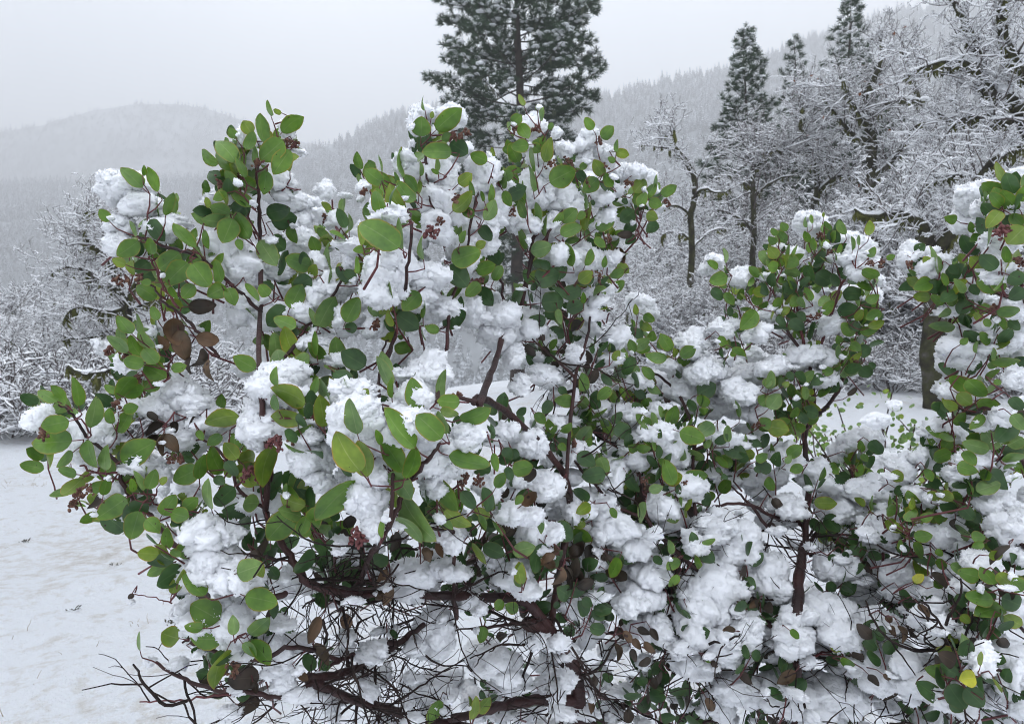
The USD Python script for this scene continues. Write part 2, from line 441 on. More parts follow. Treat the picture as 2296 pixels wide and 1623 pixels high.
def conifer(name, label, base, height, profile, nbranch, seed, tuft=0.24, lowest=0.16, snow=0.5, dens=1.0, girth=0.018, droop=-0.02, group=None, lichen=0, far=False, topdown=None):
    """A pine: trunk, boughs and their needle tufts and snow. profile(t): how far the boughs reach at height t (0 foot, 1 tip), in metres."""
    r = np.random.default_rng(seed)
    T = thing(name, label, 'tree', base, group=group)
    tr = np.array([[0, 0, -0.4]] + [[r.normal() * 0.004 * height, r.normal() * 0.004 * height, height * t] for t in np.linspace(0.03, 1, 12)])
    v, f = tube(tr, np.linspace(girth * height, 0.012, len(tr)), 9)
    put(T, 'trunk', v, f, M_PINEBARK, smooth=True)
    tp, td, sp, lp = [], [], [], []
    for k in range(nbranch):
        t = lowest + (0.985 - lowest) * ((k + r.random() * 0.8) / nbranch) ** 0.92
        a = k * 2.399 + r.uniform(-0.4, 0.4)
        L = profile(t) * r.uniform(0.72, 1.12)
        if L < 0.05:
            continue
        z = t * height
        rise = -0.12 + 0.75 * t ** 2 + r.uniform(-0.12, 0.12)
        p, d = wander(r, [0, 0, z], [math.cos(a), math.sin(a), rise], L, 7, 0.07, -droop + 0.012)
        bv, bf = tube(p, np.linspace(max(0.012, 0.011 * L), 0.008, len(p)), 4)
        b = put(T, 'bough', bv, bf, M_PINEBARK)
        ns = max(3, int(L * 4.2 * dens))
        for s in range(ns):
            u = 0.28 + 0.72 * (s + r.random()) / ns
            i = min(int(u * 7), 6)
            q = p[i] + (p[i + 1] - p[i]) * (u * 7 - i)
            side = unit(np.cross(p[i + 1] - p[i], [0, 0, 1])) * (1 if s % 2 else -1)
            m = 0.30 * L * (1.15 - u) * r.uniform(0.6, 1.3) + 0.10
            tw, dd = wander(r, q, side + unit(p[i + 1] - p[i]) * 0.8 + np.array([0, 0, r.uniform(-0.25, 0.3)]), m, 3, 0.15, 0.06)
            for e in range(1 + int(m / (tuft * 0.75))):
                w = tw[-1] - dd * e * tuft * 0.75
                tp.append(w + r.normal(size=3) * 0.03)
                td.append(unit(dd + r.normal(size=3) * 0.35 + np.array([0, 0, 0.25])))
                if r.random() < snow:
                    sp.append(w + np.array([0, 0, tuft * 0.30]) + dd * tuft * 0.25 + r.normal(size=3) * 0.03)
        tp.append(p[-1]); td.append(d + np.array([0, 0, 0.3]))
        if r.random() < snow:
            sp.append(p[-1] + [0, 0, tuft * 0.25])
        for s in range(lichen):
            u = r.uniform(0.25, 0.9)
            i = min(int(u * 7), 6)
            lp.append(p[i] + (p[i + 1] - p[i]) * (u * 7 - i))
    tp.append([0, 0, height]); td.append([0, 0, 1.0])
    tp, td, sp = np.array(tp), np.array(td), np.array(sp).reshape(-1, 3)
    n = len(tp)
    s = tuft * r.uniform(0.75, 1.25, n)
    instancer(T, 'crown', [('needle_tuft', *TUFTS[k], M_NEEDLE, False) for k in range(3)], tp, quat_to(td, r.uniform(0, 6.28, n)), np.stack([s, s, s], 1), r.integers(0, 3, n))
    n = len(sp)
    if n:
        s = tuft * r.uniform(0.2, 0.55, n)
        a = r.uniform(0, 6.28, n)
        instancer(T, 'snow', [('snow_patch', *PATS[k], M_SNOWFAR, True) for k in range(3)], sp, np.stack([np.cos(a / 2), 0 * a, 0 * a, np.sin(a / 2)], 1), np.stack([s * r.uniform(0.8, 1.5, n), s, s * r.uniform(0.6, 1.0, n)], 1), r.integers(0, 3, n))
    if lp:
        B = Bag()
        for q in lp:
            hang_strands(B, r, q, r.uniform(0.15, 0.45), 0.03)
        v, f = B.get()
        put(T, 'lichen', v, f, M_LICHEN, kind='stuff')
    return T


def hang_strands(B, r, q, L, w, n=3):
    for k in range(n):
        a = r.uniform(0, np.pi)
        s = np.array([math.cos(a), math.sin(a), 0]) * w * r.uniform(0.3, 1)
        o = q + np.array([r.normal() * w, r.normal() * w, 0])
        l = L * r.uniform(0.4, 1)
        B.add([o - s, o + s, o + s * 0.5 - [r.normal() * 0.02, 0, l * 0.6], o - [r.normal() * 0.03, 0, l]], [[0, 1, 2], [0, 2, 3]])


def prof(pts):
    p = np.array(pts, float)
    return lambda t: float(np.interp(t, p[:, 0], p[:, 1]))


# the big pine behind the shrub
D = 29.0
zb = float(ground_z(0.2, D))
Hp = at(0, -430, D)[2] - zb
pt = lambda py, px: ((at(0, py, D)[2] - zb) / Hp, px / F * D)
conifer('pine_tree', 'tall dark pine with thin snow, rising behind the shrub top', (at(1160, 0, D)[0], D, zb), Hp,
        prof([(0, 1.6), pt(480, 85), pt(400, 120), pt(330, 150), pt(260, 195), pt(200, 200), pt(120, 200), pt(60, 175), pt(0, 150), pt(-150, 105), pt(-330, 45), (1, 4 / F * D)]),
        165, 11, tuft=0.35, lowest=0.05, snow=0.62, dens=1.15, girth=0.014, lichen=4)

# young pines at the right
for k, (px, top, d, wpx, nb, lab) in enumerate([
        (1672, 62, 26.0, 105, 96, 'young dark green pine, left of the pair on the skyline, above the snowy thicket'),
        (1782, 86, 31.0, 72, 74, 'slim young pine, right of the broader one on the skyline'),
        (1905, -5, 27.0, 120, 100, 'taller young pine half hidden by bare snowy oak branches')]):
    x = at(px, 0, d)[0]
    zb = float(ground_z(x, d))
    Hh = at(0, top, d)[2] - zb
    w = wpx / F * d
    conifer('young_pine', lab, (x, d, zb), Hh, prof([(0, w * 1.15), (0.25, w * 1.25), (0.5, w), (0.75, w * 0.55), (0.93, w * 0.2), (1, 0.02)]), nb, 20 + k, tuft=0.27, lowest=0.08, snow=0.8, dens=1.5, girth=0.013)

# ------------------------------------------------------------------ oaks: limbs, twigs, moss and the snow along them
def snow_strips(B, queue, rnd, fat):
    """Snow lying along the upper side of branches where they are not too steep."""
    for (n, lo, sides), q in queue.items():
        P, R = np.array([p for p, _ in q]), np.array([r for _, r in q])
        t = unit(np.gradient(P, axis=1))
        w = np.clip((np.sqrt(np.maximum(0, 1 - t[..., 2] ** 2)) - lo) / (1 - lo), 0, 1)
        rad = (0.006 + 0.75 * R) * fat * w * rnd.uniform(0.6, 1.3, R.shape)
        rad[rnd.random(R.shape) < 0.12] *= 0.15
        P = P.copy()
        P[..., 2] += R * 0.75 + rad * 0.55
        ok = w.max(1) > 0.2
        if ok.any():
            B.add(*tubes(P[ok], np.maximum(rad[ok], 0.0015), sides))


class Oak:
    """Grows limbs from given lines or at random, then writes the parts under one thing."""

    def __init__(self, seed, moss=0.5, snowfat=1.0, minr=0.0035, levels=3):
        self.r = np.random.default_rng(seed)
        self.limbs, self.twigs, self.snow, self.moss, self.leaf = [], Bag(), Bag(), Bag(), Bag()
        self.trunk = Bag()
        self.mossy, self.fat, self.minr, self.levels, self.snowq = moss, snowfat, minr, levels, {}

    def line(self, p, r, level, trunk=False):
        p = np.asarray(p, float)
        rr_ = np.asarray(r, float)
        if trunk:
            self.trunk.add(*tube(p, rr_, 8))
        elif level == 0:
            self.limbs.append(tube(p, rr_, 6))
        else:
            self.twigs.tube(p, rr_, 4 if level == 1 else 3)
        self.snowq.setdefault((len(p), 0.35 if level > 0 else 0.45, 4 if rr_[0] > 0.012 else 3), []).append((p, rr_))
        if level == 0 and self.mossy > 0:
            for i in range(len(p) - 1):
                for _ in range(int(self.r.poisson(self.mossy * 4.0))):
                    q = p[i] + (p[i + 1] - p[i]) * self.r.random()
                    hang_strands(self.moss, self.r, q - [0, 0, rr_[i] * 0.7], self.r.uniform(0.04, 0.34) * self.r.random() + 0.04, 0.014 + rr_[i] * 0.22, 3)

    def sprout(self, p, r, level, count, length, start=0.2, up=0.25):
        if level > self.levels:
            return
        p = np.asarray(p, float)
        r = np.asarray(r, float)
        R_ = self.r
        for k in range(count):
            u = start + (1 - start) * (k + R_.random()) / count
            x = u * (len(p) - 1)
            i = min(int(x), len(p) - 2)
            q = p[i] + (p[i + 1] - p[i]) * (x - i)
            d = unit(p[i + 1] - p[i])
            s = unit(np.cross(d, R_.normal(size=3)))
            L = length * R_.uniform(0.5, 1.25) * (1.15 - 0.5 * u)
            rad = max(self.minr, min((r[i] + (r[i + 1] - r[i]) * (x - i)) * R_.uniform(0.4, 0.65), 0.012 * L + 0.002))
            steps = 6 if level == 0 else (5 if level == 1 else (4 if level == 2 else 3))
            bp, _ = wander(R_, q, d * R_.uniform(0.2, 0.9) + s + np.array([0, 0, up]), L, steps, 0.26 if level < 2 else 0.22, 0.04)
            br = np.linspace(rad, max(self.minr, rad * 0.35), len(bp))
            self.line(bp, br, level)
            self.sprout(bp, br, level + 1, [8, 7, 5][min(level, 2)], L * [0.62, 0.55, 0.5][min(level, 2)], 0.15, up * 0.7)

    def write(self, name, label, loc, group=None, cat='tree', bark=None):
        T = thing(name, label, cat, loc, group=group)
        snow_strips(self.snow, self.snowq, self.r, self.fat)
        self.snowq = {}
        if self.trunk.n:
            put(T, 'trunk', *self.trunk.get(), bark or M_OAK, smooth=True)
        for v, f in self.limbs:
            put(T, 'limb', v, f, bark or M_OAK, smooth=True)
        if self.twigs.some():
            put(T, 'crown', *self.twigs.get(), M_TWIG, kind='stuff')
        if self.snow.n:
            put(T, 'snow', *self.snow.get(), M_SNOWFAR, smooth=True, kind='stuff')
        if self.moss.n:
            put(T, 'moss', *self.moss.get(), M_MOSS, kind='stuff')
        if self.leaf.n:
            put(T, 'withered_leaves', *self.leaf.get(), M_DEADOAK, kind='stuff')
        return T


M_DEADOAK = principled('withered_oak_leaf', [(0.3, (0.16, 0.055, 0.02)), (0.7, (0.30, 0.11, 0.045))], 0.8, 0.1, None, 4.0)


def pl(pts, d, origin, jitter=0.0, r=None, n=None):
    """A pixel polyline at depth d (a number, or one for each point) as points round origin, smoothed."""
    pts = np.array(pts, float)
    ds = np.broadcast_to(np.asarray(d, float), (len(pts),))
    p = np.array([at(x, y, k) for (x, y), k in zip(pts, ds)])
    n = n or 4 * (len(p) - 1) + 1
    t = np.linspace(0, len(p) - 1, n)
    from scipy.interpolate import make_interp_spline
    k = min(3, len(p) - 1) if len(p) > 2 else 1
    q = make_interp_spline(np.arange(len(p)), p, k=min(k, 2))(t)
    if jitter:
        q[1:] += r.normal(size=(n - 1, 3)) * jitter
    return q - np.asarray(origin)


def drawn_oak(name, label, foot, d, lines, seed, moss=0.5, twig=0.9, count=8, fat=1.0, leaves=0, levels=3, group=None):
    """An oak whose main limbs follow lines read from the photograph: [(points, thickness at start and end in pixels, kind)]."""
    o = Oak(seed, moss, fat, minr=0.0026 * d / 14 + 0.001, levels=levels)
    loc = at(foot[0], foot[1], d)
    loc[2] = float(ground_z(loc[0], loc[1])) - 0.05
    for pts, w0, w1, kind in lines:
        dd = d + np.linspace(0, o.r.uniform(-0.09, 0.09) * d * (0 if kind == 't' else 1), len(pts))
        p = pl(pts, dd, loc, 0.006 * d / 10, o.r)
        r = np.linspace(w0, w1 * (1.0 if kind == 't' else 0.5), len(p)) / F * d / 2
        o.line(p, r, 0, kind == 't')
        L = np.linalg.norm(np.diff(p, axis=0), axis=1).sum()
        if kind == 't':
            o.sprout(p, r, 1, int(count * 0.9), twig * 1.2, 0.3)
        else:
            o.sprout(p, r, 1, max(3, int(count * L / 1.1)), twig * 1.15, 0.1)
    if leaves:
        vv = o.twigs.get()[0]
        for q in vv[o.r.integers(0, len(vv), leaves)]:
            s, u = unit(o.r.normal(size=3)) * 0.035, unit(o.r.normal(size=3)) * 0.05
            o.leaf.add([q, q + s + u, q + 2 * u, q - s + u], [[0, 1, 2], [0, 2, 3]])
    return o.write(name, label, loc, group)


# the old mossy oak at the right, limbs over the top right corner
drawn_oak('oak_tree', 'big mossy oak at the right with thick dark snow topped limbs', (2096, 960), 10.5, [
    ([(2094, 985), (2098, 870), (2090, 790), (2098, 700), (2078, 600), (2074, 530)], 58, 40, 't'),
    ([(2074, 540), (2060, 500), (2010, 478), (1960, 486), (1915, 470)], 26, 12, 'l'),
    ([(2078, 600), (2120, 540), (2170, 470), (2210, 380), (2290, 330)], 34, 22, 'l'),
    ([(2330, 360), (2280, 240), (2225, 215), (2195, 150), (2170, 60), (2120, -20)], 40, 22, 'l'),
    ([(2330, 190), (2280, 150), (2250, 90), (2245, 20), (2260, -40)], 34, 20, 'l'),
    ([(2270, 280), (2200, 260), (2150, 270), (2100, 255)], 22, 10, 'l'),
    ([(2195, 150), (2140, 140), (2080, 150), (2020, 175)], 14, 6, 'l'),
    ([(2330, 430), (2240, 400), (2150, 395), (2060, 405)], 20, 8, 'l')], 51, moss=1.3, twig=0.85, count=12, fat=1.6)
# the upright oak in the middle of the thicket
drawn_oak('oak_tree', 'upright oak with a moss covered trunk forking among snowy twigs, left of the big oak', (1956, 720), 15.5, [
    ([(1965, 735), (1972, 600), (1950, 480), (1956, 360), (1945, 260)], 26, 20, 't'),
    ([(1945, 270), (1940, 215), (1962, 170), (1975, 130), (1972, 80)], 18, 7, 'l'),
    ([(1945, 265), (1985, 235), (2015, 225), (2060, 228), (2090, 225)], 16, 9, 'l'),
    ([(2060, 228), (2045, 180), (2035, 150), (2020, 110)], 12, 5, 'l'),
    ([(1950, 320), (1900, 290), (1870, 250), (1845, 220)], 12, 5, 'l'),
    ([(1945, 280), (1915, 240), (1890, 180)], 12, 5, 'l'),
    ([(1956, 400), (2000, 360), (2040, 300), (2075, 270)], 14, 6, 'l')], 52, moss=0.9, twig=1.0, count=11, leaves=26, fat=1.5)
drawn_oak('oak_tree', 'small crooked oak with pale mossy limbs below the slim young pine', (1905, 700), 17.0, [
    ([(1850, 700), (1842, 560), (1825, 470), (1832, 400), (1810, 340)], 18, 12, 't'),
    ([(1810, 345), (1806, 310), (1795, 280), (1800, 240)], 11, 5, 'l'),
    ([(1812, 345), (1780, 330), (1740, 340), (1700, 330)], 9, 4, 'l'),
    ([(1828, 400), (1860, 370), (1880, 330)], 10, 4, 'l'),
    ([(1832, 440), (1870, 400), (1905, 395), (1940, 410)], 10, 4, 'l')], 53, moss=0.7, twig=1.1, count=10, leaves=16, fat=1.5)
drawn_oak('oak_tree', 'thin straight stemmed oak in front of the broad young pine', (1690, 700), 16.0, [
    ([(1690, 715), (1688, 620), (1690, 520), (1688, 440), (1690, 370)], 16, 10, 't'),
    ([(1690, 380), (1680, 340), (1655, 310)], 8, 3, 'l'), ([(1690, 430), (1650, 400), (1610, 395)], 8, 3, 'l'),
    ([(1690, 440), (1740, 405), (1790, 395)], 8, 3, 'l'), ([(1690, 390), (1720, 350), (1750, 320)], 8, 3, 'l'),
    ([(1690, 520), (1640, 480), (1580, 470)], 8, 3, 'l')], 54, moss=0.3, twig=1.1, count=10)
# the broken topped snag at the left end of the thicket
drawn_oak('oak_snag', 'broken topped crooked oak leaning left at the end of the thicket', (1552, 640), 14.0, [
    ([(1548, 650), (1552, 560), (1549, 490), (1558, 440), (1553, 390), (1530, 352), (1502, 328)], 15, 11, 't'),
    ([(1503, 330), (1494, 310), (1492, 296)], 7, 4, 'l'), ([(1503, 330), (1510, 310), (1509, 290)], 8, 4, 'l'),
    ([(1500, 333), (1470, 330), (1438, 324)], 4, 2, 'l'),
    ([(1553, 445), (1580, 425), (1612, 432), (1640, 420)], 7, 3, 'l'), ([(1549, 490), (1520, 462), (1490, 466), (1462, 450)], 6, 3, 'l'),
    ([(1552, 560), (1590, 520), (1630, 515)], 6, 3, 'l'), ([(1551, 540), (1515, 520), (1480, 530)], 6, 3, 'l')], 55, moss=0.2, twig=0.62, count=7, levels=3, fat=1.4)
# left oak above the meadow
drawn_oak('oak_tree', 'gnarled snowy oak left of the shrub at the meadow edge', (285, 850), 11.5, [
    ([(290, 880), (292, 780), (284, 700), (262, 650)], 24, 16, 't'),
    ([(284, 700), (300, 640), (330, 600), (340, 540)], 13, 6, 'l'),
    ([(262, 650), (215, 620), (170, 600), (110, 612)], 14, 6, 'l'),
    ([(262, 655), (250, 600), (225, 560), (170, 560)], 13, 5, 'l'),
    ([(225, 565), (190, 530), (185, 490), (205, 470)], 10, 5, 'l'),
    ([(250, 600), (270, 560), (240, 510), (230, 480)], 9, 4, 'l'),
    ([(280, 690), (240, 700), (180, 690), (140, 720)], 10, 4, 'l'),
    ([(290, 760), (240, 745), (190, 760), (120, 745)], 9, 4, 'l'),
    ([(284, 700), (330, 680), (380, 660)], 9, 4, 'l')], 56, moss=0.6, twig=0.75, count=11, fat=1.2)
drawn_oak('fallen_branch', 'mossy snow topped branch reaching right above the meadow bushes', (165, 870), 9.5, [
    ([(150, 822), (185, 838), (225, 836), (262, 826), (300, 815)], 10, 7, 'l')], 57, moss=0.7, twig=0.3, count=2, levels=1, fat=1.1)
# oaks of the same thicket further back, copies of three grown trees
wild = []
for k in range(3):
    o = Oak(70 + k, moss=0.5, snowfat=1.85, minr=0.0055, levels=3)
    hh = 4.2
    p, _ = wander(o.r, [0, 0, -0.3], [o.r.normal() * 0.1, o.r.normal() * 0.1, 1], hh * 0.6, 6, 0.1, 0.05)
    r = np.linspace(0.10, 0.06, len(p))
    o.line(p, r, 0, True)
    o.sprout(p, r, 0, 13, hh * 0.55, 0.2, 0.35)
    wild.append(o)
spots = [(8, 19, 1.0), (45, 24, 1.25), (-40, 22, 1.3), (110, 22, 1.0), (1420, 24, .75), (1480, 19, .62), (1590, 20, .8), (1640, 23, .95), (1750, 21, 1.0), (1800, 25, 1.1), (1860, 20, 1.05), (1930, 22, 1.3), (2010, 24, 1.5), (2080, 18, 1.25), (2150, 20, 1.5), (2230, 17, 1.4), (2300, 21, 1.7),
         (2050, 30, 1.9), (2180, 27, 1.9), (2290, 28, 2.1), (2120, 15, 0.9), (2250, 14, 0.9), (1700, 28, 1.2), (1560, 27, .9), (180, 19, .8), (75, 15, .72), (360, 18, .8), (450, 23, .8), (20, 17, .75), (560, 27, .9), (680, 30, .9), (2350, 16, 1.5), (2000, 17, .9), (1900, 16, .75), (1460, 26, .75), (1530, 18, .55), (1630, 18, .7), (1720, 19, .8), (1790, 17, .8), (1850, 23, 1.3), (1960, 27, 1.7), (2030, 19, 1.2), (2100, 23, 1.7), (2200, 22, 1.6), (2270, 19, 1.5), (2340, 24, 1.9), (2240, 32, 2.5), (2110, 33, 2.3), (1990, 34, 2.0), (1880, 29, 1.5), (1580, 16.5, .6), (1760, 24, 1.1), (1820, 19, .9), (1890, 25, 1.3), (1940, 19, 1.1), (2060, 16, .9), (2140, 17, 1.1), (2190, 24, 1.7), (2260, 25, 1.8), (1650, 26, 1.0), (1500, 22, .65), (1390, 20, .6), (1575, 13.4, .42), (1515, 13.8, .42), (1460, 14.2, .45), (1620, 14.6, .5), (1530, 21, .8), (1440, 21, .62), (1600, 24, 1.0)]
MARKS = [(-200, 'the left edge'), (230, 'the gnarled oak'), (430, 'the front shrub'), (1180, 'the big pine'), (1500, 'the broken snag'), (1640, 'the broad young pine'), (1770, 'the slim young pine'),
         (1850, 'the crooked oak'), (1950, 'the upright oak'), (2096, 'the big oak'), (2250, 'the right edge'), (2500, 'the outer slope')]


def where(px, d, rows):
    k = max(i for i, m in enumerate(MARKS) if m[0] <= px)
    row = [w for lim, w in rows if d < lim][0]
    return f'{row} row between {MARKS[k][1]} and {MARKS[k + 1][1]}'


OAKROWS = [(14.4, 'foremost'), (16.6, 'front'), (18.6, 'near'), (20.6, 'middle'), (22.6, 'inner'), (24.6, 'back'), (28.6, 'far'), (99, 'hindmost')]
BUSHROWS = [(10.55, 'foremost'), (11.8, 'front'), (13.2, 'near'), (14.7, 'middle'), (16.2, 'back'), (18.5, 'far'), (99, 'hindmost')]
def told_apart(items):
    """Items that would share a label are told apart by their order from left to right."""
    out = [None] * len(items)
    for lab in {l for _, l in items}:
        ii = sorted((i for i in range(len(items)) if items[i][1] == lab), key=lambda i: items[i][0])
        words = {1: [''], 2: [', left', ', right'], 3: [', left', ', centre', ', right']}.get(len(ii), [f'' for _ in ii])
        for i, w in zip(ii, words):
            out[i] = lab + w
    return out


def oak_size(px, s):
    s = s * (1.22 if px > 1640 else 1.55 if px > 1370 else 1.0)
    return 'small' if s < 0.85 else 'middling' if s < 1.35 else 'tall'


OAKLAB = told_apart([(px, oak_size(px, s) + ' snowy oak ' + where(px, d, OAKROWS)) for px, d, s in spots])
first = {}
LAB = {True: 'bare oak thick with snow in the hazy grove left of the shrub', False: 'bare oak thick with snow in the tangled thicket at the right'}
for k, (px, d, s) in enumerate(spots):
    q = k % 3
    s = s * (1.22 if px > 1640 else 1.55 if px > 1370 else 1.0)
    x = at(px, 0, d)[0]
    loc = (x, d, float(ground_z(x, d)) - 0.1)
    rz = (k * 2.1) % 6.28
    left = px < 1000
    grp = 'bare oaks of the left grove' if left else 'bare oaks of the right thicket'
    lab = OAKLAB[k]
    if q not in first:
        T = wild[q].write('bare_oak', lab, (0, 0, 0), grp)
        first[q] = T
        T.ClearXformOpOrder()
        T.AddTranslateOp(opSuffix='place').Set(Gf.Vec3d(*loc)); T.AddRotateZOp(opSuffix='turn').Set(math.degrees(rz)); T.AddScaleOp(opSuffix='size').Set(Gf.Vec3f(s, s, s))
    else:
        T = UsdGeom.Xform.Define(stage, numbered('/World/bare_oak'))
        T.GetPrim().GetReferences().AddInternalReference(first[q].GetPrim().GetPath())
        T.GetPrim().SetInstanceable(True)
        T.ClearXformOpOrder()
        T.AddTranslateOp(opSuffix='place').Set(Gf.Vec3d(*loc)); T.AddRotateZOp(opSuffix='turn').Set(math.degrees(rz)); T.AddScaleOp(opSuffix='size').Set(Gf.Vec3f(s, s, s))
        tag(T, lab, 'tree', grp)

# low brush under the trees and along the meadow edge
brush = []
for k in range(3):
    o = Oak(90 + k, moss=0.0, snowfat=1.35, minr=0.004, levels=2)
    for _ in range(13):
        a = o.r.uniform(0, 6.28)
        p, _d = wander(o.r, [math.cos(a) * 0.12, math.sin(a) * 0.12, -0.05], [math.cos(a) * 0.9, math.sin(a) * 0.9, 0.9], 0.85, 5, 0.18, 0.02)
        r = np.linspace(0.010, 0.005, len(p))
        o.line(p, r, 1)
        o.sprout(p, r, 1, 6, 0.42, 0.2, 0.35)
    brush.append(o)
rb = np.random.default_rng(8)
bs = []
for px, d, s in [(1340, 17, 1.5), (1400, 15, 1.3), (1450, 16.5, 1.5), (1500, 15, 1.2), (1545, 17, 1.6), (1600, 15, 1.4), (1650, 14, 1.3), (1700, 16, 1.5), (1760, 14, 1.4), (1820, 15, 1.6), (1880, 13.5, 1.3), (1940, 14.5, 1.5), (2000, 13, 1.3),
                 (2060, 14, 1.6), (2140, 12.5, 1.3), (2200, 13, 1.5), (2270, 12, 1.4), (2330, 13, 1.6), (1480, 20, 1.9), (1620, 20, 2.0), (1740, 20, 2.0), (1850, 19, 2.0), (1980, 19, 2.2), (2100, 18, 2.2), (2220, 18, 2.3),
                 (1420, 20, 1.6), (1570, 13, 1.1), (1780, 12, 1.0), (1910, 17, 1.8), (2160, 16, 1.9), (2290, 16, 2.0)]:
    bs.append((px, d, s, False))
for px, d, s in [(-40, 11, 1.6), (20, 10.5, 1.5), (75, 11, 1.7), (130, 10, 1.4), (190, 10.6, 1.6), (250, 10, 1.4), (310, 11, 1.7), (380, 11.5, 1.7), (50, 13, 2.0), (160, 13, 2.0), (270, 13.5, 2.1), (360, 14, 2.1), (450, 13, 1.9), (530, 14, 2.0), (0, 14, 2.1), (600, 15, 2.0), (100, 16, 2.4), (220, 16, 2.4)]:
    bs.append((px, d, s, True))
BL = {True: 'low leafless bush buried in snow along the left meadow edge', False: 'low leafless bush buried in snow under the right thicket'}
BUSHLAB = told_apart([(px, ('low' if s < 1.45 else 'taller' if s < 1.95 else 'broad') + ' snowy bush ' + where(px, d, BUSHROWS)) for px, d, s, _ in bs])
firstb = {}
for k, (px, d, s, left) in enumerate(bs):
    q = k % 3
    x = at(px, 0, d)[0]
    loc = (x, d, float(ground_z(x, d)))
    rz = (k * 1.7) % 6.28
    grp = 'bushes along the left meadow edge' if left else 'bushes under the right thicket'
    lab = BUSHLAB[k]
    if q not in firstb:
        T = brush[q].write('snowy_bush', lab, (0, 0, 0), grp, 'bush', M_TWIG)
        firstb[q] = T
    else:
        T = UsdGeom.Xform.Define(stage, numbered('/World/snowy_bush'))
        T.GetPrim().GetReferences().AddInternalReference(firstb[q].GetPrim().GetPath())
        T.GetPrim().SetInstanceable(True)
        tag(T, lab, 'bush', grp)
    T.ClearXformOpOrder()
    T.AddTranslateOp(opSuffix='place').Set(Gf.Vec3d(*loc)); T.AddRotateZOp(opSuffix='turn').Set(math.degrees(rz)); T.AddScaleOp(opSuffix='size').Set(Gf.Vec3f(s, s, s * 0.95))
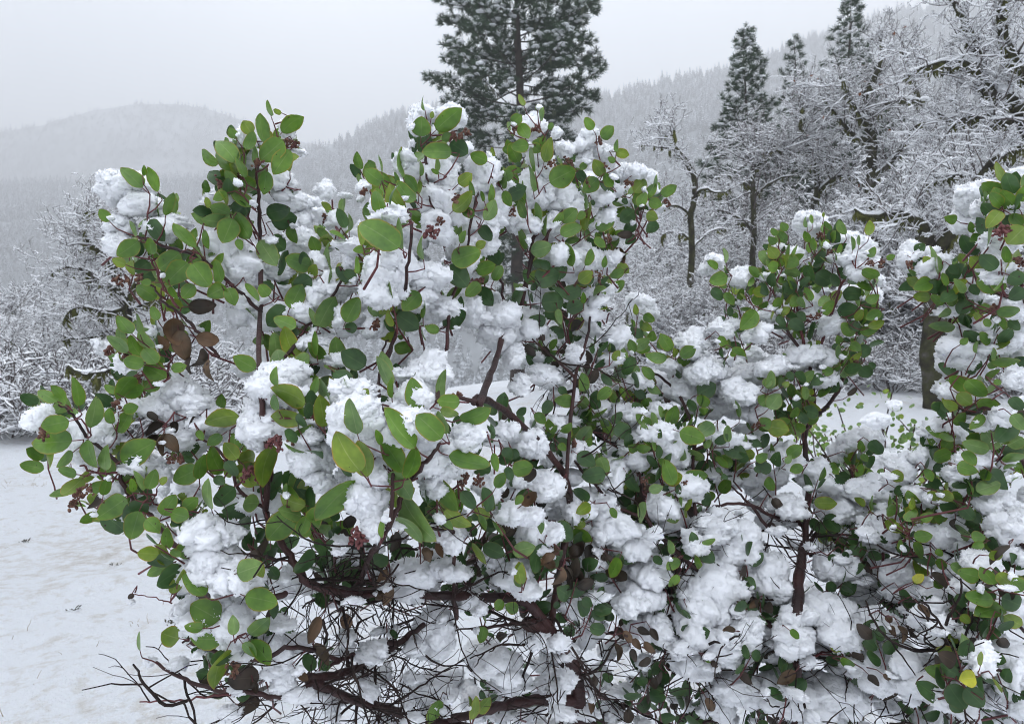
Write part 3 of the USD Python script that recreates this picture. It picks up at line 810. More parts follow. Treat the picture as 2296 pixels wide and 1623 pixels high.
# ------------------------------------------------------------------ the shrubs: leaves, snow and stems as read from the photograph
# each tile of the photograph has its own origin and scale; a leaf is "base x, base y, tip x, tip y, width, look"
# looks: . fresh green, d dark old leaf behind, y yellowish, p pale, b brown withered, k blackish withered, Y yellow
TILES = {'A': (0, 168.2, .35364), 'B': (574, 168.2, .35364), 'C': (1148, 168.2, .35364), 'D': (1722, 168.2, .35364),
         'E': (0, 742.2, .35364), 'F': (574, 742.2, .35364), 'G': (1148, 742.2, .35364), 'H': (1722, 742.2, .35364),
         'I': (0, 1121.2, .33326), 'J': (765.2, 1121.2, .33326), 'K': (1530.4, 1121.2, .33326)}
MAIN = {
'A': """900 715 765 585 95 .;1000 740 940 580 65 .;1050 890 1095 740 60 .;695 930 630 850 70 .;905 640 915 570 30 .;870 1020 825 925 30 p;950 920 1045 1055 95 d;880 1055 740 1150 108 .;965 1140 948 1033 65 .;1225 1095 1100 940 80 .
1140 1130 1005 1235 128 .;1195 1190 1050 1325 140 .;1220 1195 1330 1345 145 .;1435 1345 1318 1400 112 .;1445 1350 1490 1462 88 .;945 1185 855 1250 95 d;800 1205 710 1168 62 y;822 1180 850 1270 48 y;962 1315 890 1315 45 .;1080 1340 1125 1430 40 .
1230 1330 1155 1415 88 .;1400 1320 1365 1168 68 .;1560 1320 1640 1440 50 .;1290 985 1325 1105 45 .;1195 1470 1380 1465 118 k;1100 1540 1115 1720 145 b;1000 1555 962 1465 60 .;835 1640 742 1525 85 .;890 1650 868 1512 36 p
1385 562 1270 478 72 .;1495 402 1453 335 62 .;1595 372 1540 290 86 y;1500 557 1370 408 118 .;1502 625 1372 492 95 .;1545 650 1503 520 55 .;1560 472 1612 358 74 .;1615 565 1612 450 40 p;1510 728 1422 608 76 .;1422 700 1322 610 98 d;1370 688 1462 752 92 d
1590 838 1468 728 84 .;1460 882 1328 832 98 .;1475 912 1410 1068 135 .;1582 1038 1488 868 104 .;1440 750 1348 792 60 .;1508 1040 1530 1112 50 .;1335 842 1303 775 40 y""",
'B': """95 262 67 160 33 .;162 242 108 222 35 y;165 365 302 256 100 .;50 432 24 242 86 .;172 415 25 545 135 .;216 478 108 632 118 .;66 610 48 762 88 .;236 738 150 772 60 d;68 882 218 848 106 d;98 928 264 902 132 d;24 1048 132 1215 122 p;92 1030 186 1112 112 d
214 958 256 1070 66 .;215 612 224 522 35 y;478 842 410 810 42 y;502 885 438 840 40 .;550 887 558 768 42 p;500 946 403 922 66 d;456 1040 388 968 62 .;590 992 592 878 32 p;390 1127 350 1020 80 .;470 1217 460 1048 42 p;352 1218 182 1158 118 .;352 1288 238 1342 100 d
462 1332 465 1178 26 .;612 1302 508 1222 92 d;80 1402 22 1328 80 .;105 1366 48 1308 62 d;214 1478 292 1328 122 .;192 1470 72 1592 128 d;252 1602 112 1538 92 .;398 1594 502 1403 122 p;568 1566 652 1408 118 .;386 1592 340 1473 42 p;642 1602 558 1598 70 d
1045 392 1050 263 122 .;1142 348 1305 208 122 .;1240 492 1050 485 108 .;1236 374 1178 418 60 .;1232 428 1345 505 118 d;995 502 1002 393 36 d;1072 227 1057 133 15 .;1110 277 1122 230 30 y;752 592 710 540 46 .;808 692 685 598 98 .;796 617 777 503 16 .;935 657 907 458 34 .
896 692 878 614 30 .;782 718 758 828 66 .;812 762 785 692 30 .;948 882 835 688 112 y;1008 800 888 676 92 .;1022 742 944 633 76 .;1032 760 1040 663 34 y;1155 612 1150 523 34 p;1162 622 1108 600 30 .;1040 642 1045 540 30 .;946 902 853 836 76 y;836 918 800 872 40 y
905 1097 655 930 178 .;676 1082 652 952 46 y;932 1102 905 903 46 p;690 1102 615 1112 50 .;1062 1172 1048 1018 36 p;650 1262 640 1148 34 .;1284 692 1372 626 84 y;1248 862 1378 742 92 y;1386 892 1302 848 68 .;1240 1182 1427 1115 135 .;1224 1208 1342 1344 142 d;1394 1242 1522 1202 94 .
1508 1304 1558 1204 72 .;1394 1092 1458 1058 56 y;1464 1088 1552 1204 92 d;1294 1067 1326 986 42 .;1418 1318 1328 1404 86 .;1414 1353 1502 1464 106 d;1036 1378 928 1492 118 .;896 1518 1034 1612 132 d;862 1442 828 1290 56 p;856 1448 783 1514 76 y;1188 1592 1332 1498 106 d;1060 1542 1065 1418 30 .
872 1592 828 1498 46 y;1162 1622 1072 1598 62 .;1466 548 1358 502 84 .;1500 537 1495 458 35 y;1622 614 1528 692 86 .;1386 762 1350 670 36 .;1446 918 1522 790 86 p;1480 812 1495 688 42 .;1568 738 1622 834 62 .;1448 802 1425 735 26 .;1422 958 1492 1052 80 d;1500 1540 1562 1600 60 d;560 1240 640 1300 60 d;1290 1500 1300 1400 50 d""",
'C': """0 312 62 252 76 .;76 197 42 122 36 y;180 292 196 203 34 p;160 222 155 190 22 .;48 308 108 408 84 .;232 347 260 303 36 .;106 442 -5 462 84 .;204 552 246 394 78 y;124 438 182 492 66 .;146 612 110 447 33 .;180 442 210 383 40 .;240 682 404 596 142 .;416 610 468 682 64 d;430 596 480 557 46 .
514 347 462 270 62 .;568 402 644 325 82 .;660 492 665 408 31 .;658 488 744 510 62 y;582 642 516 537 78 y;642 707 582 620 62 .;655 552 606 523 40 .;545 657 450 745 96 .;558 678 648 746 62 d;775 632 840 602 48 .;774 747 848 660 86 y;864 782 908 684 62 .;905 722 916 630 26 p
947 762 1045 702 70 .;800 837 852 742 68 .;868 798 950 832 72 .;778 858 682 934 98 d;853 878 924 914 68 y;786 938 708 994 72 d;766 1010 662 1014 64 k;782 1018 718 1072 56 d;650 1098 718 1190 78 b;668 1200 744 1254 66 y;708 1238 620 1284 64 .;533 978 656 902 86 .;324 938 412 846 96 .
462 868 412 918 50 .;464 988 492 798 64 y;308 1012 442 955 88 .;214 1022 215 880 34 .;166 967 158 803 50 .;86 907 42 796 58 p;96 1102 40 963 50 .;118 1118 257 1080 106 p;130 1190 236 1220 60 d;143 1302 306 1256 142 d;188 1446 330 1432 134 d;438 1358 310 1402 100 d
348 1492 460 1446 96 d;424 1312 514 1246 86 y;520 1278 408 1320 72 d;386 1212 346 1060 62 .;464 1207 508 1100 56 .;580 1222 592 1145 36 .;523 1034 594 1094 56 .;455 1450 452 1375 34 .;288 1483 308 1582 46 p;108 1592 212 1536 98 d;66 1348 20 1492 62 d;52 1488 2 1572 82 d
80 1232 120 1332 56 d;606 1474 513 1456 46 y;0 598 62 610 42 .;136 742 105 570 42 p;88 792 65 670 26 .;475 862 468 750 26 .;702 782 730 820 36 d;505 792 520 830 30 d""",
'E': """366 448 240 376 76 .;416 467 330 343 64 .;496 477 466 283 70 .;574 612 612 413 94 p;437 570 256 606 122 .;457 695 200 712 152 .;558 690 604 870 80 .;668 882 676 720 70 p;712 587 688 486 58 .;748 642 828 506 84 .;768 822 992 696 165 .;486 908 368 874 64 .;524 932 388 1044 98 y
462 768 360 864 62 .;653 1040 686 928 66 .;634 1036 570 1130 50 k;802 1058 615 1186 142 .;882 1140 828 1320 134 .;932 1078 775 1205 128 d;928 1188 1014 1274 92 .;812 132 682 26 72 p;905 162 818 30 74 .;966 112 882 -5 72 p;992 207 905 108 98 .;912 214 780 182 94 .;918 218 1060 300 122 .
852 290 735 425 98 .;742 397 665 340 52 .;912 370 765 396 90 .;783 502 880 476 74 .;1086 242 1184 218 68 .;1012 328 920 382 68 .;1515 538 1300 576 118 y;1620 240 1478 160 104 .;1268 868 1094 952 128 .;1264 937 1288 774 82 .;1246 698 1136 804 104 d;1406 658 1315 722 72 .
1505 812 1420 705 92 y;1343 782 1398 896 78 d;1433 823 1506 918 72 d;938 1002 988 874 84 .;905 1012 848 880 46 p;842 1022 832 930 44 .;890 935 962 1050 66 d;1016 968 1060 925 46 y;1028 1164 1114 1036 102 .;1086 1148 1200 1182 104 .;1163 1124 1258 1054 88 .;1340 1127 1314 932 56 p
1488 988 1362 1100 106 d;1360 922 1425 972 62 d;1510 1060 1608 1128 66 d;1176 1182 1236 1300 64 d;1056 1437 996 1344 64 y;1056 1476 986 1408 56 y;1054 1488 928 1544 74 .;1082 1388 1150 1425 50 .;1250 630 1290 692 46 .;1130 -5 1180 192 135 b;1245 35 1402 72 112 b;1290 110 1236 240 70 k;1322 180 1336 322 46 b
1200 165 1192 272 34 k;1000 560 925 510 56 k;1000 655 915 758 84 k;1036 648 1012 788 52 b;1048 652 1130 770 90 b;1100 570 1115 645 56 k;1060 590 920 636 60 k;1270 530 1208 602 66 k;1060 120 1010 30 70 b""",
'F': """126 202 116 8 102 p;256 168 175 -25 112 y;386 158 378 -5 40 .;692 222 538 128 138 d;494 258 658 407 98 d;130 352 125 223 50 .;312 462 103 352 124 y;297 552 90 542 114 y;142 502 108 398 52 p;396 442 302 428 86 d;432 607 402 402 116 y;472 502 412 297 52 p;482 422 470 288 62 y;360 402 395 286 52 .
642 652 592 425 102 p;852 352 766 158 78 p;862 425 860 290 40 .;1032 502 986 293 130 .;1166 422 1192 243 62 p;1292 452 1146 442 104 .;1008 738 804 487 132 .;1178 680 1014 525 155 .;1168 498 1284 534 64 y;1206 652 1158 502 62 p;1296 562 1492 496 104 .;662 888 500 640 165 y;708 922 652 690 128 y
930 892 795 678 128 .;944 932 1024 730 98 .;790 722 760 622 46 .;842 897 992 1064 124 p;648 944 374 1194 158 .;1074 928 1296 1136 124 .;1198 1134 1364 1244 98 y;932 1058 1134 1340 146 p;1070 965 1090 1100 30 d;1128 1178 1252 1256 72 .;1224 790 1486 856 112 .;1500 775 1530 892 52 .
1482 1142 1440 988 78 d;1520 992 1576 894 72 .;1300 1018 1392 1122 84 d;322 1058 176 892 145 d;200 1064 252 838 42 p;312 1104 150 1046 98 y;275 1100 318 1150 36 .;345 985 365 1200 62 d;112 728 28 988 120 y;234 1158 72 1318 175 .;322 1170 264 1308 88 .;1440 1358 1580 1424 98 d
1370 1343 1464 1478 44 y;1418 1160 1462 1258 42 .;376 1398 248 1526 90 d;372 1322 438 1440 62 d;452 1330 520 1396 60 d;902 1272 866 1398 68 k;792 1308 815 1183 42 .;892 1178 1062 1336 74 p;830 1530 815 1640 95 b;1060 1370 1110 1462 70 b;-20 1458 48 1560 74 y;88 1512 142 1550 60 d;1570 740 1620 810 70 d;1590 860 1620 950 60 d""",
'G': """2 884 134 852 108 .;148 -10 205 60 70 k;80 90 150 160 66 k;190 100 240 160 60 k""",
'I': """1595 492 1768 430 148 p;1650 645 1874 694 148 .;1650 540 1812 592 92 d;1476 802 1284 696 184 .;1496 932 1272 928 124 .;1366 862 1240 846 74 .;1206 930 1085 892 144 y;1376 642 1232 488 104 .;1156 627 1202 498 76 y;1195 560 1235 462 44 y;1570 907 1570 768 74 p;1678 902 1816 788 104 p;1526 1008 1430 1262 106 y
1684 948 1824 1104 108 .;1632 962 1730 1048 66 p;942 1012 937 878 22 .;1290 1000 1370 1028 50 d;1812 448 1872 530 80 d;1830 640 1850 800 60 d;2160 788 2060 965 98 b;2120 960 2230 1100 80 b;1700 1215 1730 1300 56 k;2000 1150 2070 1215 66 b;1690 340 1760 420 60 k;890 625 870 670 44 k""",
'J': """1672 855 1780 870 84 d;1690 740 1770 805 70 d;1190 742 1100 700 80 .;1085 670 1040 740 70 .;1212 582 1200 410 82 p;960 848 935 962 76 .;972 712 970 830 34 .;662 1343 586 1505 88 .;870 1482 860 1316 36 y;885 1472 908 1314 66 y;925 1432 1004 1322 78 y;1500 588 1642 614 102 d;1620 660 1690 715 66 d
300 465 250 600 90 b;330 560 300 720 80 b;290 600 230 680 70 b;1400 280 1470 360 80 k;1530 380 1640 280 95 k;1440 450 1340 390 80 b;1490 460 1440 590 62 k;1520 460 1560 600 52 k;1580 450 1665 610 62 k;1760 350 1810 430 70 k;1780 470 1860 520 70 k;1850 850 1900 930 60 k;1900 880 1960 960 64 b;1960 930 2010 1000 60 b;2040 950 2110 1040 60 b
1990 860 2080 900 60 k;1850 960 1880 1080 50 b;1950 1000 1990 1090 56 k;2080 860 2130 940 58 k;10 760 60 880 90 b;560 400 620 330 60 b;640 290 680 380 60 b;345 230 380 330 66 k;1700 1180 1720 1260 50 k;2080 1060 2000 1120 60 k;1470 690 1430 720 44 d;1340 1290 1400 1350 60 k;1670 1340 1690 1430 50 b;330 870 380 930 40 d"""}
SECOND = {
'C': """1306 1226 1235 1178 46 .;1366 1282 1250 1312 94 .;1358 1192 1344 1095 29 p;1502 1342 1532 1280 36 .;1508 1396 1532 1340 32 .;1272 1350 1332 1428 66 d;1352 1378 1410 1458 60 .;1552 1500 1446 1614 108 .;1572 1320 1620 1400 60 d;790 1522 778 1450 36 y;834 1522 905 1560 62 .;775 1600 755 1545 24 .;822 1580 888 1618 56 y""",
'D': """118 990 84 935 52 .;116 1062 62 986 58 .;48 1072 2 1028 52 .;58 1016 20 973 42 .;60 1162 2 1088 72 y;64 1222 -4 1208 78 .;106 1168 198 1204 94 .;250 967 238 893 23 p;280 942 269 883 24 .;354 902 355 868 16 y;262 1062 232 988 44 .;296 1112 278 1028 40 .;388 988 454 1064 78 d;490 1012 444 918 52 p;350 1002 352 940 16 p
642 1017 646 922 56 y;535 1112 529 1020 26 .;575 1082 573 1013 22 p;638 1157 678 1092 52 .;750 1166 807 1144 40 .;598 1234 710 1278 70 .;445 1132 465 1070 30 .;356 1118 306 1200 56 d;348 1092 382 1042 46 .;302 1258 408 1322 108 d;244 1208 292 1310 62 d;93 1328 184 1372 92 d;212 1408 138 1466 74 .;198 1404 232 1480 44 p;276 1432 232 1346 54 .
382 1403 322 1468 58 p;348 1517 418 1428 62 .;180 1506 238 1560 62 d;472 1382 610 1392 92 d;438 1492 594 1500 104 d;626 1442 704 1394 64 .;716 1498 616 1550 70 .;586 1532 648 1588 58 d;638 1602 738 1562 56 y;552 1556 604 1486 52 y;446 1222 498 1296 56 d;508 1322 594 1290 46 d;140 1552 226 1616 80 d;60 1526 108 1596 52 d;522 1560 578 1620 62 d""",
'G': """1008 122 938 15 82 .;983 166 838 156 72 .;1068 162 1168 100 84 .;896 302 824 226 66 .;912 342 842 268 60 .;860 343 944 398 56 .;775 137 745 52 60 .;640 187 682 120 52 y;622 127 624 65 16 .;1316 30 1366 108 56 .;1398 106 1484 156 52 .;456 382 448 263 70 .;628 362 540 434 74 .;396 447 268 438 84 .;248 440 196 528 70 d;298 598 384 672 90 y
418 714 502 602 94 p;616 652 572 542 66 .;648 608 758 662 106 d;638 582 698 512 60 d;490 602 494 480 44 .;866 592 780 528 62 .;900 614 890 513 46 p;1000 612 1038 468 84 .;955 552 932 470 38 p;882 722 826 600 78 .;905 762 893 640 26 .;1064 638 1226 692 114 .;1178 402 1292 336 118 d;1242 477 1176 406 72 .;1278 588 1174 662 98 p;1338 728 1488 784 110 d
1376 702 1358 594 52 p;1440 547 1424 435 30 p;1502 690 1584 728 56 d;1548 824 1622 778 60 .;1532 872 1600 888 42 d;1580 605 1640 560 88 .;1572 470 1640 410 90 .;1600 350 1640 300 60 p;1093 908 1246 922 84 .;1028 972 962 812 98 .;868 1012 958 984 64 p;932 1042 1056 1008 100 d;938 1088 1038 1156 94 d;846 1083 808 1220 56 p;592 900 440 926 110 d;414 778 532 852 98 d
556 798 602 916 86 p;478 712 548 776 72 d;588 698 600 790 30 p;728 902 802 1024 66 d;490 1072 393 998 70 d;497 1098 408 1156 76 y;468 1217 388 1238 54 y;258 1228 388 1322 130 d;160 1183 190 1286 50 p;4 1400 150 1364 102 p;202 1343 136 1530 104 d;62 1602 38 1460 82 y;210 1350 298 1412 72 b;272 1418 172 1478 66 b;358 1430 474 1338 88 k;322 1492 278 1622 56 b
346 1494 376 1606 48 k;392 1478 484 1622 56 k;500 1350 470 1440 66 k;560 1340 600 1430 66 k;600 1420 640 1490 60 k;682 1440 622 1562 78 .;1020 1412 988 1320 48 p;1062 1448 978 1508 70 .;892 1430 958 1474 50 d;1193 1388 1284 1464 88 d;1300 792 1366 866 46 .;1300 860 1322 905 34 d;1328 910 1368 938 36 d;622 1122 664 1185 46 .;148 518 212 588 66 .;295 358 350 400 52 d
298 712 342 758 50 .;225 640 285 700 66 d;572 268 632 350 56 d;692 362 718 420 30 .;778 372 848 428 62 d;764 456 838 520 60 d;-2 748 30 812 66 d;1055 1543 992 1620 52 .;64 1102 162 1018 88 b;70 1040 20 1100 50 .;340 950 330 1010 40 k;310 1030 390 1060 44 k""",
'H': """4 492 76 398 98 p;-4 602 136 628 114 y;348 274 412 236 62 .;346 278 272 344 74 d;353 318 448 378 100 d;218 498 326 532 84 d;248 582 192 510 56 d;158 438 208 498 56 d;455 180 450 83 36 p;478 122 514 184 42 .;572 142 650 106 86 d;518 80 590 124 66 .;583 232 658 284 82 d;518 178 576 234 62 d;638 202 680 240 46 d;508 412 566 364 40 k;122 260 164 308 46 d
178 256 238 326 52 d;98 350 134 322 40 y;240 437 235 343 44 p;4 368 20 248 62 p;123 792 212 728 82 .;112 840 148 786 40 p;222 858 136 888 64 .;390 836 444 906 52 .;424 932 498 1012 76 d;642 700 728 776 82 d;596 778 632 828 46 .;508 780 580 820 60 y;566 922 600 842 46 .;782 892 858 950 78 y;804 992 878 1040 66 d;262 1200 362 1268 74 d;364 1166 450 1268 100 d
382 1424 464 1470 60 d;462 1480 516 1552 56 d;476 1396 510 1440 38 d;512 1370 590 1406 66 d;508 1306 570 1356 58 d;622 1270 690 1330 66 d;680 1270 765 1340 66 d;638 1400 720 1444 60 d;600 1456 655 1528 56 k;922 1588 988 1542 58 Y;30 1060 90 1130 70 k;100 1110 160 1180 60 k;240 1120 275 1160 40 b;690 1170 750 1210 44 k""",
'K': """1236 902 1322 806 106 d;1062 1018 996 918 86 y;1124 992 1228 898 104 .;1066 945 1118 1040 64 d;1222 975 1264 915 50 d;722 875 788 928 50 .;332 485 398 555 72 d;388 500 452 616 66 d;432 515 488 600 64 d;345 665 438 728 62 b;512 675 446 726 52 b;355 880 262 858 48 b;302 600 328 720 44 k;760 1150 640 1240 90 b;160 1330 215 1430 74 b;30 720 60 790 40 k;190 1080 250 1150 50 k
390 1160 460 1230 70 k;150 1060 190 1090 34 .;1060 1080 1160 1110 60 .;1590 695 1670 780 56 b;1364 778 1416 822 54 b;1400 840 1428 920 46 b;1456 840 1506 950 46 b;1250 1170 1320 1240 60 k;1350 1170 1410 1210 44 b;1555 560 1620 505 56 y;1460 600 1540 740 66 d"""}
THIRD = {
'D': """1196 924 1118 902 60 .;930 1124 994 1072 66 d;924 1168 1010 1244 86 d;1038 1308 924 1354 94 .;1052 1182 1034 1080 30 p;1090 1252 1077 1143 29 p;1136 1337 1104 1253 40 .;1250 1382 1186 1286 50 p;1192 1378 1090 1436 84 d;1150 1340 1085 1376 46 d;1282 1413 1202 1520 92 d;1284 1330 1336 1396 60 d;1428 882 1354 815 78 d;1482 832 1408 745 72 .;1592 848 1472 732 88 .;1474 864 1386 970 88 y
1630 965 1516 1075 145 y;1538 882 1618 955 72 .;1342 1012 1280 1056 52 .;1300 1002 1280 930 40 .;1257 1192 1212 1132 52 y;1372 1238 1280 1150 84 y;1312 1208 1236 1284 76 d;1457 1374 1326 1290 84 .;1497 1367 1412 1256 76 .;1528 1268 1624 1314 102 d;1625 1358 1526 1424 94 d;1453 1488 1600 1502 78 .;1322 1500 1350 1562 54 y;1376 1545 1406 1600 44 .;1468 1532 1506 1610 44 .
1524 1560 1600 1616 62 d;1255 1522 1286 1610 46 d;1388 1292 1302 1240 54 .;1388 802 1372 735 28 p;1150 1205 1205 1265 54 d""",
'H': """1286 372 1146 286 100 .;1258 308 1382 414 102 .;1206 482 1100 452 64 y;1202 394 1292 468 84 y;1220 85 1268 45 42 .;1320 140 1330 60 26 p;1362 528 1286 630 62 .;1146 645 992 622 78 .;1164 674 1106 760 74 .;1162 768 1042 818 86 .;1100 838 1052 892 52 d;1000 872 1042 952 52 .;1198 848 1326 892 92 .;1242 760 1316 848 72 .;1388 942 1268 1044 108 d;1395 880 1510 1000 112 d
1318 912 1238 952 58 d;1086 1104 1202 1130 80 d;1092 1026 1178 1070 76 y;1012 1020 1094 1070 62 y;1028 940 1102 996 66 d;1224 1110 1306 1196 84 d;1290 1138 1338 1220 70 d;1486 708 1618 808 114 d;1572 562 1446 700 122 d;1542 530 1630 626 78 p;1540 420 1612 500 74 d;1432 310 1478 338 40 .;1288 1302 1380 1308 78 .;1398 1422 1488 1418 64 y;1155 1480 1256 1536 70 p;1342 1562 1204 1520 98 .
1442 1602 1344 1492 82 .;1455 1532 1538 1610 84 y;1552 1552 1625 1620 76 y;1600 680 1640 750 70 .;1368 1345 1290 1370 50 .;1190 1185 1185 1270 30 k;970 1205 1048 1150 60 .;876 1168 946 1120 76 y;905 1132 925 1052 36 y;764 1190 812 1232 48 y;792 1215 850 1280 58 y;926 1308 1044 1292 78 .;924 1338 984 1442 56 .;848 1395 838 1318 38 .;1068 1380 1104 1428 44 .;1072 1446 1130 1508 56 .;1054 1575 1110 1618 52 .""",
'K': """2090 664 1896 648 110 .;2158 722 1964 768 116 .;2148 650 2280 712 136 d;1846 630 1918 716 84 d;2160 776 2288 846 98 y;1872 770 1934 826 62 y;1986 820 2046 866 62 d;1842 892 1702 902 88 y;1780 870 1850 960 70 y;1870 1087 1706 994 100 y;1890 1097 1886 893 76 p;1822 1170 1626 1128 108 .;1624 1250 1740 1262 78 d;1972 1192 1860 1204 108 Y;1790 1240 1900 1400 140 d;1900 1260 2030 1390 130 d;1800 1340 1890 1410 110 d
2005 1112 2005 1012 34 y;2030 1300 1995 1120 42 d;1690 580 1760 540 60 .;1712 395 1770 468 62 .;2100 1200 2150 1290 24 y;1380 130 1440 230 56 y;1500 140 1575 60 64 .;1602 130 1684 100 62 .;2200 300 2050 420 60 k;2290 610 2220 520 110 .;2010 600 2090 560 40 k;2130 930 2190 1000 90 k"""}
# bud clusters: x, y, size
BUDS = {'A': '1375 690 1;740 1310 1.1;800 1310 .8;890 1290 1', 'B': '15 560 1;200 430 1;255 440 .9;1255 390 1;1320 385 1.3;700 750 1;1120 1000 1.5;1280 790 1;1345 880 .9;450 915 .8;780 1590 1.2;1430 1310 1;1175 930 .9',
        'C': '25 350 .9;150 345 1;250 575 1;340 560 1.2;545 430 1;580 590 1;740 700 1;485 680 .9;975 815 .8;610 1045 1.1;550 1280 1;20 870 1;505 1260 .7',
        'D': '325 1020 1.1;410 1130 .9;655 1200 1;725 1200 1;270 1545 1;315 1530 .7;1480 990 1.6;1580 1190 1.2;1440 1490 1.2;895 1205 .9', 'E': '705 135 1.1;780 155 .8;895 310 1.2;740 470 .9;270 660 1;505 1040 1;470 1100 1;560 1015 .8;1080 820 1;1140 820 .8;1590 900 1.6',
        'F': '135 700 1.5;225 700 .7;640 1300 1.8;1330 950 1.1;1410 950 1;1280 410 .8', 'I': '1595 1130 1.3', 'G': '400 720 .9;1105 980 .9;1560 600 1;845 960 .7', 'H': '540 870 1;560 200 .6'}
# snow: centre x, y and half width, half height in the 2296 pixel picture
SNOW_MAIN = """290 425 62 48;262 410 34 40;335 455 48 24;275 500 40 28;375 512 32 34;262 548 34 38;555 318 26 28;642 292 22 26;640 420 28 38;610 400 22 30;505 560 48 46;548 605 44 48;498 600 44 38;682 545 38 40;560 680 58 34;600 702 60 32;665 692 58 28
740 655 66 30;712 600 26 44;735 482 20 24;760 505 24 38;785 582 22 20;855 472 24 24;850 625 48 72;880 580 30 30;955 622 62 44;930 660 40 40;1000 402 36 40;985 450 48 44;978 502 40 34;1010 258 48 28;935 278 28 36;1040 575 46 44;1080 385 40 44;905 367 32 28;813 415 18 17;990 692 56 34;1060 690 44 38;845 735 28 34;1112 470 38 58;1092 540 34 48
1192 278 30 38;1318 312 30 28;1358 347 22 22;1396 387 34 26;1262 337 25 20;1307 362 22 16;1268 447 42 36;1352 489 26 24;1310 582 45 54;1185 432 38 68;1160 490 34 40;1455 402 24 24;1345 442 30 30;1340 682 28 34;1365 582 18 28;1255 572 34 40;1240 500 36 34;1220 380 30 30
94 937 33 34;218 1000 52 44;185 1015 30 30;265 1092 28 18;246 778 22 21;405 878 84 34;350 912 44 34;440 905 50 28;465 942 58 40;490 1195 74 54;470 1255 58 58;505 1295 48 46;500 1370 56 58;525 1425 34 58;625 1470 38 50;632 1515 32 42;412 1370 22 40;575 962 46 78;650 838 74 38;620 872 60 48;600 940 44 40
705 1030 58 58;722 1082 30 38;690 972 50 48;836 1062 32 38;830 1132 54 54;836 1186 30 34;962 842 74 44;930 902 54 54;1046 985 48 42;800 952 78 66;965 1082 40 56;1006 1202 44 24;910 1275 48 36;930 1312 44 42;975 1402 58 52;960 1545 66 34;1110 1482 48 58;1160 1290 40 46;1000 1272 40 30;880 1000 60 60;760 900 50 40;700 780 50 36;780 720 40 30
420 990 50 40;560 1120 50 40;360 1060 30 26;1050 1340 40 30;1200 1200 40 40;1150 1150 46 36;330 1480 14 12;295 1350 8 8;1120 760 44 46;1190 720 40 36;1210 1080 40 40;1180 1000 36 34;1240 960 34 40;1150 960 30 20;1190 1420 40 26;1230 1540 44 28;1150 800 34 28;1168 852 28 22;1215 835 40 30;1290 800 30 26;1265 890 34 26"""
SNOW_SECOND = """1440 702 34 34;1310 907 44 33;1490 812 30 18;1580 832 74 28;1530 882 44 38;1665 882 50 36;1550 772 50 28;1376 772 28 30;1420 852 38 28;1420 1012 30 56;1510 1002 42 54;1376 1082 34 48;1350 1152 44 38;1196 992 36 34;1370 1172 54 44;1420 1212 60 40;1460 1282 58 38;1430 1332 66 38;1600 1182 58 44;1640 1232 58 48;1692 1292 56 48;1740 1322 50 48
1850 1372 88 44;1790 1382 48 44;1562 1342 58 76;1622 1422 58 50;1682 1432 40 38;1816 492 54 24;1780 582 38 34;1930 562 37 34;1942 592 44 28;1815 682 24 34;1600 592 25 27;1660 622 30 34;1610 737 29 21;1800 802 84 28;1740 818 44 26;1926 987 58 30;1760 1022 44 24;1830 1062 38 38;1946 1102 54 38;1890 1142 68 38;2020 1042 38 24;2020 1292 54 48
1770 1452 44 38;1930 1482 68 46;1760 1562 110 38;1560 1480 60 50;1480 1420 44 44;1700 930 34 30;1480 930 40 40;1400 930 40 36;1620 980 30 30;1300 1020 34 40;1260 880 30 24;1550 1100 40 36;1480 1130 38 40;1880 720 30 24;1850 850 40 30;1700 740 24 26;1760 1130 44 30;1980 1180 40 36;1880 1270 50 36;1640 1540 70 44;1860 1560 80 40;1980 1400 50 40;1330 1240 30 34;1300 1130 34 40"""
SNOW_THIRD = """2045 572 33 36;2165 452 34 34;2152 500 22 44;2236 562 37 38;2230 422 25 15;2275 422 26 38;2110 602 30 28;2150 632 34 33;2250 602 30 20;2200 512 17 14;2160 807 37 34;2125 877 22 21;2256 772 34 33;2280 852 24 34;2075 1022 25 30;2195 1022 44 24;2070 1112 30 28;2230 1132 44 38;2260 1202 44 56;2130 1187 44 28;2050 1502 58 48;2272 1532 44 84
2190 1252 48 28;2120 1270 30 24;2200 1472 38 30;2270 690 30 30;2200 730 30 24;2240 940 30 26;2120 960 30 22;2160 1090 34 28;2080 1230 34 30;2100 1380 44 36;2230 1360 44 40;2140 1440 40 30;2190 660 26 22;2130 1560 60 40"""
